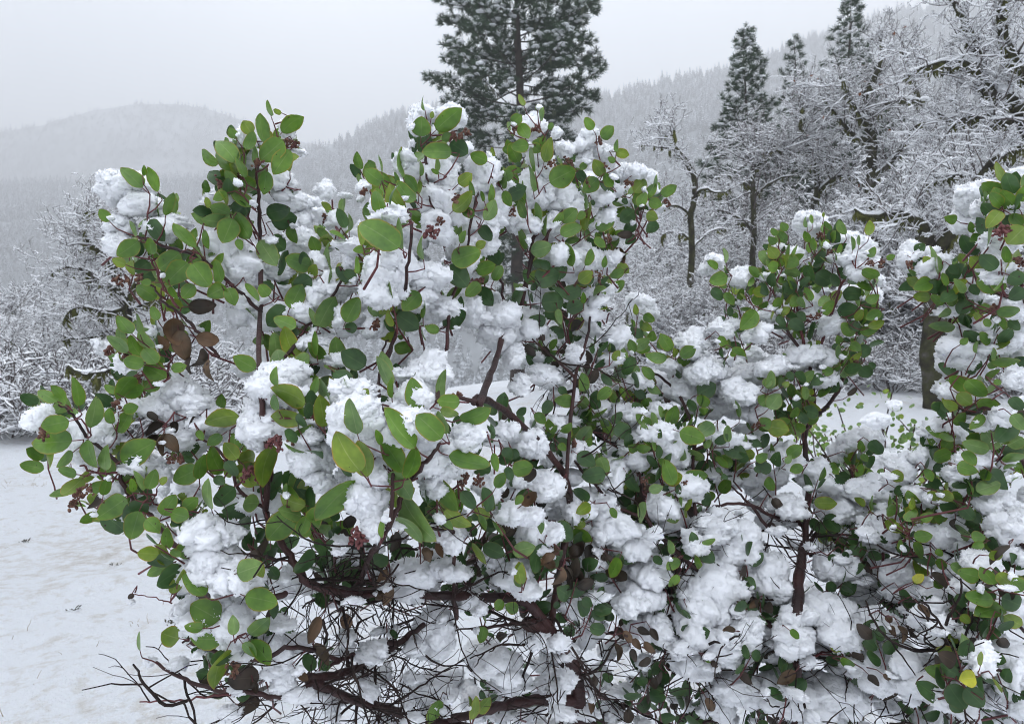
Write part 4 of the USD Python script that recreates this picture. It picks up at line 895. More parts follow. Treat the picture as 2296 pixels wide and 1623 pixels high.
# stems: thickness at the start and end in pixels, then points
STEMS_MAIN = """36 30|1330 2230;1310 1800;1300 1640;1297 1560;1285 1490;1250 1440;1215 1410;1180 1395
28 18|1297 1570;1180 1572;1100 1590;1010 1610
26 15|1250 1440;1180 1350;1120 1340;1050 1338;978 1334;880 1332;765 1328;680 1300
24 12|1300 1660;1100 1640;900 1600;700 1530;765 1510;850 1470;905 1435;950 1400
13 7|700 1530;617 1561;533 1544;493 1548;417 1521;350 1485
15 8|905 1435;840 1450;790 1468;740 1490
12 7|760 1480;653 1451;567 1481;463 1454;430 1440
7 3|540 1556;467 1561;390 1570;313 1571
12 8|1024 1385;1017 1310;1017 1231;1010 1180
9 6|1180 1395;1130 1400;1060 1408
20 13|1230 1430;1260 1250;1270 1080;1160 945;1085 895;1065 900
15 9|1075 905;1110 810;1135 740;1165 690;1187 590;1195 530
9 5|1133 735;1128 660;1120 600
9 4|1187 590;1230 520;1262 470
10 5|1270 1080;1290 850;1310 780;1330 700;1350 640
8 4|1290 850;1240 800;1190 760
18 9|680 1300;640 1230;595 1142;609 1060;600 960
17 9|765 1328;804 1308;829 1248;875 1177;905 1100;928 1067
12 7|928 1067;960 1030;988 993
7 4|815 1120;822 1080;824 1060
14 9|595 1142;600 1000;580 850;585 700;585 630
11 6|585 640;583 520;580 440;575 370
10 6|585 700;534 652;460 585;431 571;354 548;315 532
8 5|490 800;440 740;403 702;368 677;340 638
7 4|400 690;375 656;345 600;336 575
14 9|640 1330;560 1320;407 1234;354 1177;318 1135;283 1096;265 1043
9 5|265 1043;235 1010;198 986;166 937;133 910
7 4|270 1060;220 1060;180 1040
9 5|595 1140;540 1100;510 1040;480 1000;440 985
8 4|850 900;850 860;855 800;870 760
10 5|875 1177;880 1000;850 900
9 5|905 700;915 600;922 518;915 470
11 6|870 800;890 740;905 700
10 5|980 900;1000 780;1010 680;1040 600;1060 480;1075 430
12 6|1065 900;1010 890;980 900
8 4|960 320;955 360;960 420;975 480
7 4|770 555;752 500;745 450
9 5|640 800;700 720;760 640;775 565
7 4|1262 540;1240 600;1180 640
6 3|375 850;390 800;440 760
9 5|480 1400;440 1420;410 1440
9 5|400 1300;390 1330;375 1300
3 2|385 1352;340 1338;297 1330"""
STEMS_SECOND = """26 20|1790 2030;1788 1700;1785 1450;1793 1294;1800 1237;1810 1216
10 7|1810 1216;1789 1170;1740 1160;1683 1133;1600 1135
11 6|1810 1216;1835 1194;1870 1150;1900 1110
14 10|1800 1237;1812 1120;1807 1032;1807 968;1830 935;1855 910
9 6|1855 910;1892 848;1900 800
10 6|1822 940;1823 876;1815 820;1805 795;1770 750;1740 715
7 5|1842 770;1870 690;1892 628;1920 600
7 4|1805 795;1790 700;1775 640
14 10|1785 1450;1700 1380;1580 1290;1491 1212;1449 1159
10 6|1580 1290;1558 1135;1556 1010;1570 960
8 4|1556 1010;1600 990;1640 960
9 5|1449 1159;1440 1100;1430 1040;1400 980
8 4|1430 1040;1380 1000;1320 960
9 5|1449 1159;1380 1130;1310 1060;1280 1020
9 5|1556 1010;1540 920;1500 860;1450 830
8 4|1700 1380;1600 1440;1540 1470
7 4|1780 1520;1810 1480;1860 1460;1900 1470
9 4|1723 1186;1683 1133;1640 1090"""
STEMS_THIRD = """24 18|2420 2150;2400 1800;2380 1500;2350 1330
12 7|2350 1330;2300 1230;2240 1170;2180 1130
11 6|2350 1330;2310 1100;2280 1000;2220 920;2180 925;2130 900
12 7|2320 1050;2330 850;2300 720;2250 660;2180 650;2130 640;2080 615
9 5|2300 720;2290 640;2260 560;2200 500
8 4|2280 1000;2200 1060;2130 1090
9 5|2380 1500;2300 1420;2240 1360;2200 1340
9 5|2380 1600;2280 1520;2180 1480;2130 1460
8 4|2240 1170;2150 1240;2080 1240
7 4|1980 1240;1990 1300;2010 1330"""
DEPTH = """300 450 1;580 420 1;980 450 .98;1000 290 1;860 520 .82;1200 300 1.15;1350 400 1.2;1450 430 1.25;1300 650 1.2;1230 600 1.15;720 480 1.2;650 700 1;400 600 .98;100 940 .9;250 1080 .92;350 850 .97;400 950 .95;620 900 .85;800 1000 .78;950 1000 .78;1050 1000 .82;850 1150 .78;500 1250 .85;560 1400 .88;430 1420 .9;600 1170 .92
1130 1100 .95;1180 1250 1.05;1100 1400 1.1;900 1350 1.05;1000 1550 1.1;330 1500 .95;1300 1600 1.2;1290 800 1.2;1440 700 1.5;1600 600 1.45;1820 520 1.4;1900 650 1.4;1500 850 1.4;1330 950 1.3;1450 1020 1.25;1600 1000 1.3;1700 950 1.35;1900 800 1.4;1250 1050 1.15;1350 1200 1.2;1500 1300 1.2;1700 1300 1.25
1900 1000 1.45;1850 1150 1.35;1950 1300 1.3;1750 1450 1.15;1850 1400 1.2;1600 1560 1.2;2150 500 1.1;2250 500 .95;2280 600 .95;2050 600 1.15;2150 650 1.1;2150 850 1.1;2250 900 1;2050 980 1.2;2100 1050 1.15;2200 1050 1.05;2200 1300 1;2100 1250 1.15;2200 1500 .9;2270 1300 .95;2100 1420 1.05;1790 1900 1.4;1330 2000 1.25;2400 1900 1.25"""
# ------------------------------------------------------------------ building the shrubs
from scipy import ndimage
from scipy.spatial import cKDTree

_dc = np.array([[float(v) for v in s.split()] for s in DEPTH.replace('\n', ';').split(';')])


def depth_at(x, y):
    w = 1.0 / ((_dc[:, 0] - x) ** 2 + (_dc[:, 1] - y) ** 2 + 900.0) ** 1.6
    return float((w * _dc[:, 2]).sum() / w.sum())


def leaf_mat(name, color, edge, rib, trans=0.18, rough=0.36, spots=0.0, spread=0.45):
    return MAT(stage, '/World/Looks/' + name, {
        'a': ('attribute', {'attribute': 'st'}), 'sp': ('separate_xyz', {}),
        'c': ('math', {'math_type': 'subtract', 'value2': 0.5}), 'ab': ('math', {'math_type': 'absolute'}),
        'er': ('rgb_ramp', {'ramp': [(0.0, rib), (0.008, rib), (0.028, color), (0.43, color), (0.50, edge)]}),
        'tip': ('rgb_ramp', {'ramp': [(0.0, (0, 0, 0)), (0.93, (0, 0, 0)), (1.0, (1, 1, 1))]}),
        'tm': ('mix_color', {'b': edge}),
        'g': ('geometry', {}), 'n': ('noise_texture', {'scale': 24.0, 'detail': 3.0}), 'n2': ('noise_texture', {'scale': 150.0, 'detail': 3.0}),
        'nr': ('rgb_ramp', {'ramp': [(0.3, (1 - spread, 1 - spread * 0.8, 1 - spread)), (0.7, (1 + spread, 1 + spread * 0.8, 1 + spread * 0.3))]}),
        'n2r': ('rgb_ramp', {'ramp': [(0.3, (0.86, 0.88, 0.86)), (0.7, (1.1, 1.1, 1.08))]}),
        'm1': ('mix_color', {'blend_type': 'multiply', 'fac': 1.0, 'use_clamp': False}), 'm2': ('mix_color', {'blend_type': 'multiply', 'fac': 1.0, 'use_clamp': False}),
        'v': ('voronoi_texture', {'scale': 70.0, 'randomness': 1.0}),
        'vr': ('rgb_ramp', {'ramp': [(0.0, (1, 1, 1)), (spots, (1, 1, 1)), (spots + 0.03, (0, 0, 0))]}),
        'm3': ('mix_color', {'b': (0.035, 0.016, 0.012)}),
        'bk': ('mix_color', {'b': (0.24, 0.30, 0.18)}), 'bf': ('math', {'math_type': 'multiply', 'value2': 0.25}),
        'p': ('principled_bsdf', {'roughness': rough, 'specular_ior_level': 0.5}),
        't': ('translucent_bsdf', {}), 'mx': ('mix_closure', {'fac': trans}),
        'bp': ('bump', {'distance': 0.0008, 'strength': 0.5})},
        [('a.vector', 'sp.vector'), ('sp.x', 'c.value1'), ('c.value', 'ab.value1'), ('ab.value', 'er.fac'), ('sp.y', 'tip.fac'), ('er.color', 'tm.a'), ('tip.color', 'tm.fac'),
         ('g.position', 'n.vector'), ('g.position', 'n2.vector'), ('n.fac', 'nr.fac'), ('n2.fac', 'n2r.fac'), ('tm.result', 'm1.a'), ('nr.color', 'm1.b'), ('m1.result', 'm2.a'), ('n2r.color', 'm2.b'),
         ('g.position', 'v.vector'), ('v.distance', 'vr.fac'), ('vr.color', 'm3.fac'), ('m2.result', 'm3.a'), ('m3.result', 'p.base_color'), ('m3.result', 't.color'), ('n2.fac', 'bp.height'), ('bp.normal', 'p.normal'),
         ('p.BSDF', 'mx.closure1'), ('t.BSDF', 'mx.closure2')], surface='mx.closure')


RIB = (0.14, 0.225, 0.065)
LEAFM = {
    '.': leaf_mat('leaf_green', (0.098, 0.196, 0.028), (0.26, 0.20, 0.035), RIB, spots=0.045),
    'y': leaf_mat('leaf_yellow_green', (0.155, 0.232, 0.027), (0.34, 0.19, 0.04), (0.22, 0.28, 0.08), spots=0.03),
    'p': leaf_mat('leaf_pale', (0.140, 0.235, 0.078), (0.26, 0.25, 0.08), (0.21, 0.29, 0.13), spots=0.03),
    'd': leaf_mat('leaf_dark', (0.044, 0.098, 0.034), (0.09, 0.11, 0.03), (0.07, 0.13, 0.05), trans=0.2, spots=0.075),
    'Y': leaf_mat('leaf_yellow', (0.42, 0.42, 0.035), (0.40, 0.30, 0.04), (0.45, 0.45, 0.1)),
    'b': leaf_mat('leaf_withered', (0.105, 0.062, 0.040), (0.05, 0.03, 0.02), (0.12, 0.08, 0.055), trans=0.12, rough=0.6, spots=0.16, spread=0.5),
    'k': leaf_mat('leaf_blackened', (0.040, 0.027, 0.022), (0.02, 0.015, 0.012), (0.06, 0.045, 0.035), trans=0.06, rough=0.55, spots=0.1, spread=0.5)}
M_STEM = principled('shrub_stem', [(0.3, (0.014, 0.006, 0.006)), (0.55, (0.040, 0.014, 0.013)), (0.75, (0.075, 0.033, 0.028))], 0.5, 0.4, (90.0, 0.004), 14.0)
M_RED = principled('red_twig', [(0.3, (0.065, 0.017, 0.020)), (0.7, (0.16, 0.048, 0.050))], 0.5, 0.35, None, 22.0)
M_DEAD = principled('dead_twig', [(0.3, (0.012, 0.009, 0.009)), (0.7, (0.048, 0.032, 0.028))], 0.8, 0.2, (120.0, 0.003), 18.0)
M_BUD = principled('bud', [(0.3, (0.045, 0.016, 0.014)), (0.5, (0.11, 0.045, 0.032)), (0.7, (0.22, 0.13, 0.075))], 0.5, 0.35, None, 160.0)
M_PINKBUD = principled('pink_bud', [(0.3, (0.075, 0.018, 0.024)), (0.7, (0.20, 0.075, 0.068))], 0.5, 0.35, None, 160.0)

_U = np.array([0.0, 0.07, 0.18, 0.34, 0.52, 0.70, 0.85, 0.95, 1.0])
_W = np.array([0.10, 0.54, 0.85, 1.0, 0.98, 0.80, 0.50, 0.19, 0.0])
_WR = np.array([0.14, 0.62, 0.90, 1.0, 1.0, 0.90, 0.68, 0.36, 0.0])
_S = np.array([-1.0, -0.5, 0.0, 0.5, 1.0])
_i, _j = np.meshgrid(np.arange(len(_U) - 1), np.arange(len(_S) - 1), indexing='ij')
_k = len(_S)
_LQ = np.stack([_i * _k + _j, _i * _k + _j + 1, (_i + 1) * _k + _j + 1, (_i + 1) * _k + _j], -1).reshape(-1, 4)
LEAF_F = np.vstack([_LQ[:, [0, 1, 2]], _LQ[:, [0, 2, 3]]])
LEAF_UV = np.stack([np.tile(_S * 0.5 + 0.5, len(_U)), np.repeat(_U, _k)], 1)


def leaf_points(r, base, tip, width, face, curl=0.0, fold=0.16, rounder=0.5):
    """A leaf blade from base to tip, width across, its upper side turned to face."""
    ax = tip - base
    L = np.linalg.norm(ax)
    ax = ax / L
    side = unit(np.cross(ax, face))
    nrm = unit(np.cross(side, ax))
    W = (_W * (1 - rounder) + _WR * rounder) * (1 + 0.05 * np.sin(_U * 9 + r.uniform(0, 6)))
    bend = r.uniform(-0.12, 0.16) + curl
    wav = r.uniform(-0.04, 0.04)
    U, S = np.meshgrid(_U, _S, indexing='ij')
    Wg = np.broadcast_to(W[:, None], U.shape)
    lift = fold * (np.abs(S) ** 1.3) * Wg * width * 0.5 + bend * L * (4 * U * (1 - U) - U * 0.6) * -1 + curl * width * 0.8 * S ** 2 * Wg + wav * width * np.sin(U * 7) * S
    p = base + ax * (U * L)[..., None] + side * (S * Wg * width * 0.5)[..., None] + nrm * lift[..., None]
    return p.reshape(-1, 3), nrm


_ICO = {k: (np.array(m.vertices), np.array(m.faces)) for k in (1, 2, 3, 4, 5) for m in [trimesh.creation.icosphere(k, 1.0)]}


def flake_cards(r, p, n, size):
    """Small crystal crumbs standing on the points p with surface normals n: little three-sided peaks, softly shaded."""
    k = len(p)
    d = unit(n * 0.9 + r.normal(size=(k, 3)) * 0.5)
    s = unit(np.cross(d, r.normal(size=(k, 3))))
    t = np.cross(d, s)
    L = size * r.uniform(0.5, 1.5, k)[:, None]
    w = L * r.uniform(0.35, 0.75, k)[:, None]
    o = p - n * size * 0.25
    c = [(math.cos(a), math.sin(a)) for a in (0.0, 2.0944, 4.18879)]
    v = np.stack([o + (s * x + t * y) * w for x, y in c] + [o + d * L * 0.85], 1).reshape(-1, 3)
    nn = np.stack([unit(n + (s * x + t * y) * 0.55) for x, y in c] + [unit(n * 0.8 + d * 0.4 + [0, 0, 0.2])], 1).reshape(-1, 3)
    f = np.arange(k)[:, None, None] * 4 + np.array([[0, 1, 3], [1, 2, 3], [2, 0, 3]])
    return v, f.reshape(-1, 3), nn


_RT = [trimesh.transformations.random_rotation_matrix(np.random.default_rng(90 + k).random(3))[:3, :3] for k in range(6)]


def soft(p, octaves, seed):
    """Noise in [-0.5, 0.5] with each octave turned another way, so that no grid shows."""
    return sum(0.5 ** (o + 1) * (meshkit.noise(p @ _RT[(o + seed) % 6].T * 2.03 ** o + 11.7 * o, seed + o) - 0.5) for o in range(octaves)) / (1 - 0.5 ** octaves) * 1.25


def blob(r, c, rad, sub, seed):
    """One lump of fresh snow: points, faces, normals."""
    v0, f = _ICO[sub]
    rot = trimesh.transformations.random_rotation_matrix(r.random(3))[:3, :3]
    v = v0 @ rot.T
    u = v.copy()
    v = v * np.maximum(0.5, 1 + 0.85 * soft(v * 1.25 + seed * 7.31, 3, seed))[:, None]
    v[:, 2] = np.where(v[:, 2] < 0, v[:, 2] * 0.82, v[:, 2])
    v = v * rad + c
    amp = min(1.0, float(np.mean(rad)) / 0.022)
    v = v + u * (amp * (0.0036 * soft(v / 0.018, 2, seed + 3) + 0.0020 * soft(v / 0.0060, 2, seed + 9)))[:, None]
    return v, f, vnormals(v, f)


def clump_shape(seed, size, sub, sats, form=(1.0, 1.0, 0.95)):
    """A heap of fresh snow about size metres in radius, crumbs of crystals standing all over it."""
    r = np.random.default_rng(seed)
    B, N = Bag(), []
    form = np.array(form)
    out = [(np.zeros(3), form * size * r.uniform(0.5, 0.68), sub)]
    q = np.zeros(3)
    for k in range(sats):
        q = q * r.choice([0.25, 1.0], p=[0.4, 0.6]) + unit(r.normal(size=3) * form) * size * r.uniform(0.3, 0.5)
        q = np.clip(q, -0.72 * size * form, 0.72 * size * form)
        g = r.uniform(0.26, 0.60)
        out.append((q.copy(), size * g * r.uniform(0.75, 1.35, 3) * [1.1, 1.1, 0.85], sub - 1 if g > 0.35 or sub > 4 else sub - 2))
    for k, (cc, rad, sb) in enumerate(out):
        v, f, n = blob(r, cc, rad, sb, seed * 13 + k)
        keep = np.ones(len(f), bool)
        m = v[f].mean(1)
        for j, (c2, r2, _) in enumerate(out):                 # what lies well inside another lump is never seen
            if j != k:
                keep &= (((m - c2) / r2) ** 2).sum(1) > 0.55
        f = f[keep]
        if len(f) < 8:
            continue
        B.add(v, f)
        N.append(n)
        ar = np.linalg.norm(np.cross(v[f[:, 1]] - v[f[:, 0]], v[f[:, 2]] - v[f[:, 0]]), axis=1) / 2
        fn = n[f].mean(1)
        for q, sz in ((0.0032, 0.0054), (0.0019, 0.0032)):
            m = int(ar.sum() / q ** 2 * 0.5)
            pick = r.choice(len(f), m, p=ar / ar.sum())
            w = r.dirichlet([1, 1, 1], m)
            pp = (v[f[pick]] * w[..., None]).sum(1)
            fv, ff, nn = flake_cards(r, pp, unit(fn[pick]), sz)
            B.add(fv, ff)
            N.append(nn)
    v, f = B.get()
    return v, f, np.vstack(N)


CLASSES = [(0.050, 5, 7), (0.030, 4, 6), (0.016, 4, 4)]
FORMS = [((1.0, 1.0, 0.95), 4), ((1.25, 1.2, 0.78), 3), ((0.78, 0.8, 1.3), 2)]
UsdGeom.Scope.Define(stage, '/World/Looks/shapes')
HEAPS = {}
for ci, (size, sub, sats) in enumerate(CLASSES):
    for fi, (form, n) in enumerate(FORMS):
        for k in range(n if ci < 2 else (4 if fi == 0 else 0)):
            cp = stage.CreateClassPrim(f'/World/Looks/shapes/heap_{ci}_{fi}_{k}')
            cp.SetTypeName('Xform')
            v, f, nn = clump_shape(300 + ci * 40 + fi * 10 + k, size, sub, sats, form)
            put(cp, 'snow', v, f, M_SNOW, normals=nn)
            HEAPS.setdefault((ci, fi), []).append(cp.GetPath())


def heap(parent, name, r, c, rx, rz, ry, kind=None):
    """A snow heap about that half width, depth and height as a copy of one of the shapes."""
    m = (rx * ry) ** 0.5
    ci = 0 if m > 0.037 else (1 if m > 0.021 else 2)
    fi = 0 if ci == 2 or 0.78 < rx / ry < 1.22 else (1 if rx > ry else 2)
    s = 1.12 * m / CLASSES[ci][0]
    x = UsdGeom.Xform.Define(stage, numbered(str(parent.GetPrim().GetPath()) + '/' + name))
    x.GetPrim().GetReferences().AddInternalReference(HEAPS[ci, fi][int(r.integers(0, len(HEAPS[ci, fi])))])
    x.GetPrim().SetInstanceable(True)
    x.AddTranslateOp().Set(Gf.Vec3d(*map(float, c)))
    w = 35.0 if fi == 0 else 14.0
    x.AddRotateXYZOp().Set(Gf.Vec3f(float(r.uniform(-w, w)), float(r.uniform(-w, w)), float(r.uniform(0, 360))))
    x.AddScaleOp().Set(Gf.Vec3f(float(s), float(s), float(s)))
    tag(x, kind=kind)


def bud_cluster(r, c, size):
    """A nodding raceme: a stalk, side stalks and small plump buds."""
    B = Bag()
    sv, sf = _ICO[1]
    for _ in range(2 + int(size > 1.1) + int(size > 1.4)):
        d = unit([r.uniform(-0.8, 0.8), r.uniform(-0.5, 0.2), r.uniform(-1.0, -0.35)])
        p, _d = wander(r, c + [0, 0, 0.006 * size], d, 0.015 * size, 4, 0.12, -0.12)
        B.tube(p, np.linspace(0.0011, 0.0007, len(p)), 4)
        for k in range(int(12 * size)):
            q = p[min(1 + int(r.random() * 4), 4)] + r.normal(size=3) * 0.0026
            L = r.uniform(0.0014, 0.0022)
            e = unit(d + r.normal(size=3) * 0.6)
            b = sv * L
            b = b + np.outer(b @ e, e) * 0.55
            B.add(b + q, sf)
    return B.get()


def shrub(name, label, foot, leaves, snow, stems, seed, buds=(), tangles=(), fill=(), thick=(), back_leaves=1.7, back_snow=1.1, near=0.05):
    r = np.random.default_rng(seed)
    base = at(foot[0], foot[1], foot[2])
    base[2] = float(ground_z(base[0], base[1]))
    T = thing(name, label, 'shrub', base)
    sk, skr, small = [], [], []
    # stems
    for line in stems.split('\n'):
        w, pts = line.split('|')
        w0, w1 = [float(x) for x in w.split()]
        pp = [[float(x) for x in s.split()] for s in pts.split(';')]
        ds = [depth_at(x, y) + (0.034 if seed > 1 or pp[0] == [1230, 1430] else 0.012 if w0 > 16 else 0.004) for x, y in pp]
        p = pl(pp, ds, (0, 0, 0), 0.0010, r, n=6 * (len(pp) - 1) + 1)
        dm = np.mean(ds)
        rad = np.linspace(w0, w1, len(p)) / F * dm / 2 * (1 + 0.06 * r.normal(size=len(p)))
        e = unit(p[-1] - p[-2]) * rad[-1] * 0.5
        g = unit(p[0] - p[1]) * rad[0] * 0.5
        v, f = tube(np.vstack([p[0] + 1.4 * g, p[0] + g, p, p[-1] + e, p[-1] + 1.4 * e]), np.concatenate([[0.0001, abs(rad[0]) * 0.75], np.abs(rad), [abs(rad[-1]) * 0.75, 0.0001]]), 9 if w0 > 12 else 6)
        put(T, 'branch' if w0 < 24 else 'trunk', v, f, M_STEM if w0 > 7.5 else M_RED, smooth=True, off=base)
        q = np.vstack([p[:-1] + (p[1:] - p[:-1]) * t for t in (0, .33, .66)])
        sk.append(q)
        skr.append(np.full(len(q), np.mean(rad)))
    # front leaves
    rows = []
    for tile, text in leaves.items():
        ox, oy, s = TILES[tile]
        for e in text.replace('\n', ';').split(';'):
            b = e.split()
            rows.append([ox + float(b[0]) * s, oy + float(b[1]) * s, ox + float(b[2]) * s, oy + float(b[3]) * s, float(b[4]) * s, b[5]])
    sn = np.array([[float(v) for v in e.split()] for e in snow.replace('\n', ';').split(';')])
    # what the shrub covers in the picture, for the growth behind
    q4 = 4.0
    yy, xx = np.mgrid[0:1700 // 4, 0:2480 // 4]
    mask = np.zeros(xx.shape, bool)
    for x0, y0, x1, y1, w, _ in rows:
        cx, cy, R_ = (x0 + x1) / 2 / q4, (y0 + y1) / 2 / q4, max(w, math.hypot(x1 - x0, y1 - y0)) / 2 / q4
        mask |= (xx - cx) ** 2 + (yy - cy) ** 2 < R_ ** 2
    for cx, cy, rx, ry in sn:
        mask |= ((xx - cx / q4) / (rx / q4)) ** 2 + ((yy - cy / q4) / (ry / q4)) ** 2 < 0.8
    inner = ndimage.binary_erosion(ndimage.binary_closing(mask, iterations=9), iterations=5)
    made, bases = [], []
    for n, (x0, y0, x1, y1, w, c) in enumerate(rows):
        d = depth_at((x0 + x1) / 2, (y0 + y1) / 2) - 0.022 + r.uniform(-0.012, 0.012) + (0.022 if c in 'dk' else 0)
        Lpx = math.hypot(x1 - x0, y1 - y0)
        dt = r.uniform(-0.28, 0.28) * Lpx / F * d
        b, t = at(x0, y0, d), at(x1, y1, d + dt)
        w = w * 1.02
        ratio = w / max(Lpx, 1e-6)
        wid = w / F * d
        ax = unit(t - b)
        view = unit(-(b + t) / 2 + np.array([0, 0, CAM_Z]))
        if ratio < 0.62:                                   # a leaf seen partly edge on: full width, turned about its length
            true = 0.66 * Lpx / F * d
            phi = math.acos(max(0.08, min(1, wid / true))) * r.choice([-1, 1])
            wid = true
        else:
            phi = r.uniform(-0.25, 0.25)
        side = unit(np.cross(ax, view))
        nv = unit(np.cross(side, ax))
        face = nv * math.cos(phi) + side * math.sin(phi)
        dead = c in 'bk'
        if dead:
            wid *= 0.84
        p, _ = leaf_points(r, b, t, wid, face, curl=r.uniform(0.2, 0.55) * r.choice([-1, 1]) if dead else 0.0, fold=r.uniform(0.03, 0.26), rounder=r.random() * (0.9 if c == 'd' else 0.45))
        made.append((Lpx * w, p, c, b, ax, face))
        bases.append((b, ax))
    # leafy sprays further back in the shrub: leaves set round an upright shoot
    back, shoots, pats = [], [], []
    n_back = int(len(rows) * back_leaves)
    tries = 0
    spots_ = []
    for x0, y0, x1, y1, m in thick:
        for _ in range(m):
            spots_.append((r.uniform(x0, x1), r.uniform(y0, y1), r.uniform(0.06, 0.34), True))
    while tries < 2600 and len(spots_) < n_back / 6 + sum(t[4] for t in thick):
        tries += 1
        x0, y0, x1, y1, w, c = rows[r.integers(0, len(rows))]
        cx, cy = (x0 + x1) / 2 + r.normal() * 46, (y0 + y1) / 2 + r.normal() * 46
        ix, iy = int(cx / q4), int(cy / q4)
        if not (0 <= ix < inner.shape[1] and 0 <= iy < inner.shape[0] and inner[iy, ix]):
            continue
        if not mask[min(max(int((cy - 34) / q4), 0), mask.shape[0] - 1), ix]:
            continue
        spots_.append((cx, cy, r.uniform(0.0, 0.05) if r.random() < near else r.uniform(0.05, 0.28), cy > 1230))
    for cx, cy, dd_, low in spots_:
        d = depth_at(cx, cy) + dd_
        foot_ = at(cx, cy + 36, d)
        a_ = unit([r.normal() * 0.45, r.normal() * 0.35 - 0.15, 1.0])
        n_ = int(r.integers(4, 9))
        g_ = r.uniform(0.028, 0.040)
        e1 = unit(np.cross(a_, r.normal(size=3)))
        e2 = np.cross(a_, e1)
        for k in range(n_):
            u = k / (n_ - 1)
            ph = k * 2.399 + r.uniform(-0.4, 0.4)
            rad_ = e1 * math.cos(ph) + e2 * math.sin(ph)
            el = math.radians(20 + 52 * u + r.uniform(-12, 12))
            ax = unit(a_ * math.sin(el) + rad_ * math.cos(el))
            L = g_ * (1.1 - 0.35 * u) * r.uniform(0.85, 1.15)
            b = foot_ + a_ * (u * 0.045) + rad_ * 0.006
            tv = np.cross(a_, rad_)
            face = unit(tv * r.choice([-1, 1]) + np.cross(ax, tv) * r.normal() * 0.5 + np.array([0, -0.25, 0]))
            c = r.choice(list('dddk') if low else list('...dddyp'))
            p, _ = leaf_points(r, b, b + ax * L, L * r.uniform(0.58, 0.74), face, rounder=r.random() * 0.6, fold=r.uniform(0.05, 0.25))
            back.append((0, p, c, b, ax, face))
        shoots.append(np.array([foot_ + a_ * 0.048, foot_, foot_ - a_ * 0.03 + [0, 0.012, 0], foot_ - a_ * 0.055 + [r.normal() * 0.02, 0.04, 0]]))
        if r.random() < (0.3 if low else 0.55):
            pats.append((foot_ + a_ * r.uniform(0.01, 0.04) + np.array([0, 0.008, 0.008]), r.uniform(0.010, 0.026)))
    made.sort(key=lambda m: -m[0])
    for k, (_, p, c, b, ax, face) in enumerate(made[:296]):
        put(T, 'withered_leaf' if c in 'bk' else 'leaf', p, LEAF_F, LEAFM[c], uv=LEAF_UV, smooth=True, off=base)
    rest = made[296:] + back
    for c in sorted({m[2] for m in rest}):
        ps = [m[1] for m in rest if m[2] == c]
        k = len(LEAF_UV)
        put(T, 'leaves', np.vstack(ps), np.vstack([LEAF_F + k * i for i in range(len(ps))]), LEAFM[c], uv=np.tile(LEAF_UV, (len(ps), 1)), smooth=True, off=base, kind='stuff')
    # twigs: each leaf by its stalk to the nearest wood
    nodes = np.vstack(sk)
    B = Bag()
    order = np.argsort(cKDTree(nodes).query(np.array([b for b, _ in bases]))[0])
    fresh = []
    tree = cKDTree(nodes)
    for cnt, k in enumerate(order):
        b, ax = bases[k]
        s = b - ax * 0.009 + np.array([0, 0.004, -0.001])
        if cnt % 12 == 0 and fresh:
            nodes = np.vstack([nodes] + fresh)
            fresh = []
            tree = cKDTree(nodes)
        dd, ii = tree.query(s, k=12)
        cand = nodes[ii]
        cost = dd + 0.7 * np.maximum(0, cand[:, 2] - s[2] + 0.005) + 0.5 * np.maximum(0, s[1] - cand[:, 1])
        e = cand[np.argmin(cost)]
        g = np.linalg.norm(e - s)
        k1 = b - ax * 0.011 + np.array([0, 0.005, 0])
        dr = unit(e - k1)
        if g > 0.045:
            dr = unit(dr + np.array([0, 1.1, -0.3]))
            g = 0.032
        e = k1 + dr * g
        p = np.array([b + ax * 0.001, b - ax * 0.006 + [0, 0.002, 0], k1, (k1 + e) / 2 + [0, 0.10 * g, -0.03 * g], e])
        B.tube(p, np.array([0.0006, 0.0007, 0.0009, 0.0011, 0.0013]), 4)
        fresh.append(p[2:-1])
    for p in shoots:
        B.tube(p, [0.0008, 0.0013, 0.0016, 0.0019], 4)
    v, f = B.get()
    put(T, 'twigs', v - base, f, M_RED, smooth=True, kind='stuff')
    # dead twigs low in the shrub
    if tangles:
        B = Bag()
        wood = np.vstack(sk)
        kd0 = cKDTree(wood)
        for x0, y0, x1, y1, dd, n in tangles:
            for _ in range(n):
                x, y = r.uniform(x0, x1), r.uniform(y0, y1)
                d = depth_at(x, y) + r.uniform(-0.02, dd)
                o = at(x, y, d)
                near = kd0.query(o)
                if near[0] < 0.14:
                    o = wood[near[1]]
                p, e = wander(r, o, [r.normal(), r.normal() * 0.5, r.normal() * 0.6 - 0.1], r.uniform(0.07, 0.20), 14, 0.17, 0.0)
                rad = r.uniform(0.0009, 0.0018) if r.random() < 0.75 else r.uniform(0.002, 0.0032)
                B.tube(p, np.linspace(rad, rad * 0.45, len(p)), 4)
                for q in range(r.integers(2, 6)):
                    i = r.integers(2, 14)
                    p2, _ = wander(r, p[i], e + r.normal(size=3) * 0.9, r.uniform(0.02, 0.08), 5, 0.2)
                    B.tube(p2, np.linspace(rad * 0.6, rad * 0.3, len(p2)), 3)
                if r.random() < 0.38:
                    i = r.integers(3, 13)
                    h = r.uniform(0.008, 0.022)
                    small.append((p[i] + np.array([0, 0, h * 0.5]) - base, (h * r.uniform(1, 1.8), h, h * 0.8)))
        v, f = B.get()
        put(T, 'dead_twigs', v - base, f, M_DEAD, kind='stuff')
    for x, y, s in buds:
        d = depth_at(x, y) - 0.022
        v, f = bud_cluster(r, at(x, y - 4, d), s * 0.74)
        put(T, 'bud_cluster', v, f, M_PINKBUD if s > 1.35 else M_BUD, smooth=True, off=base)
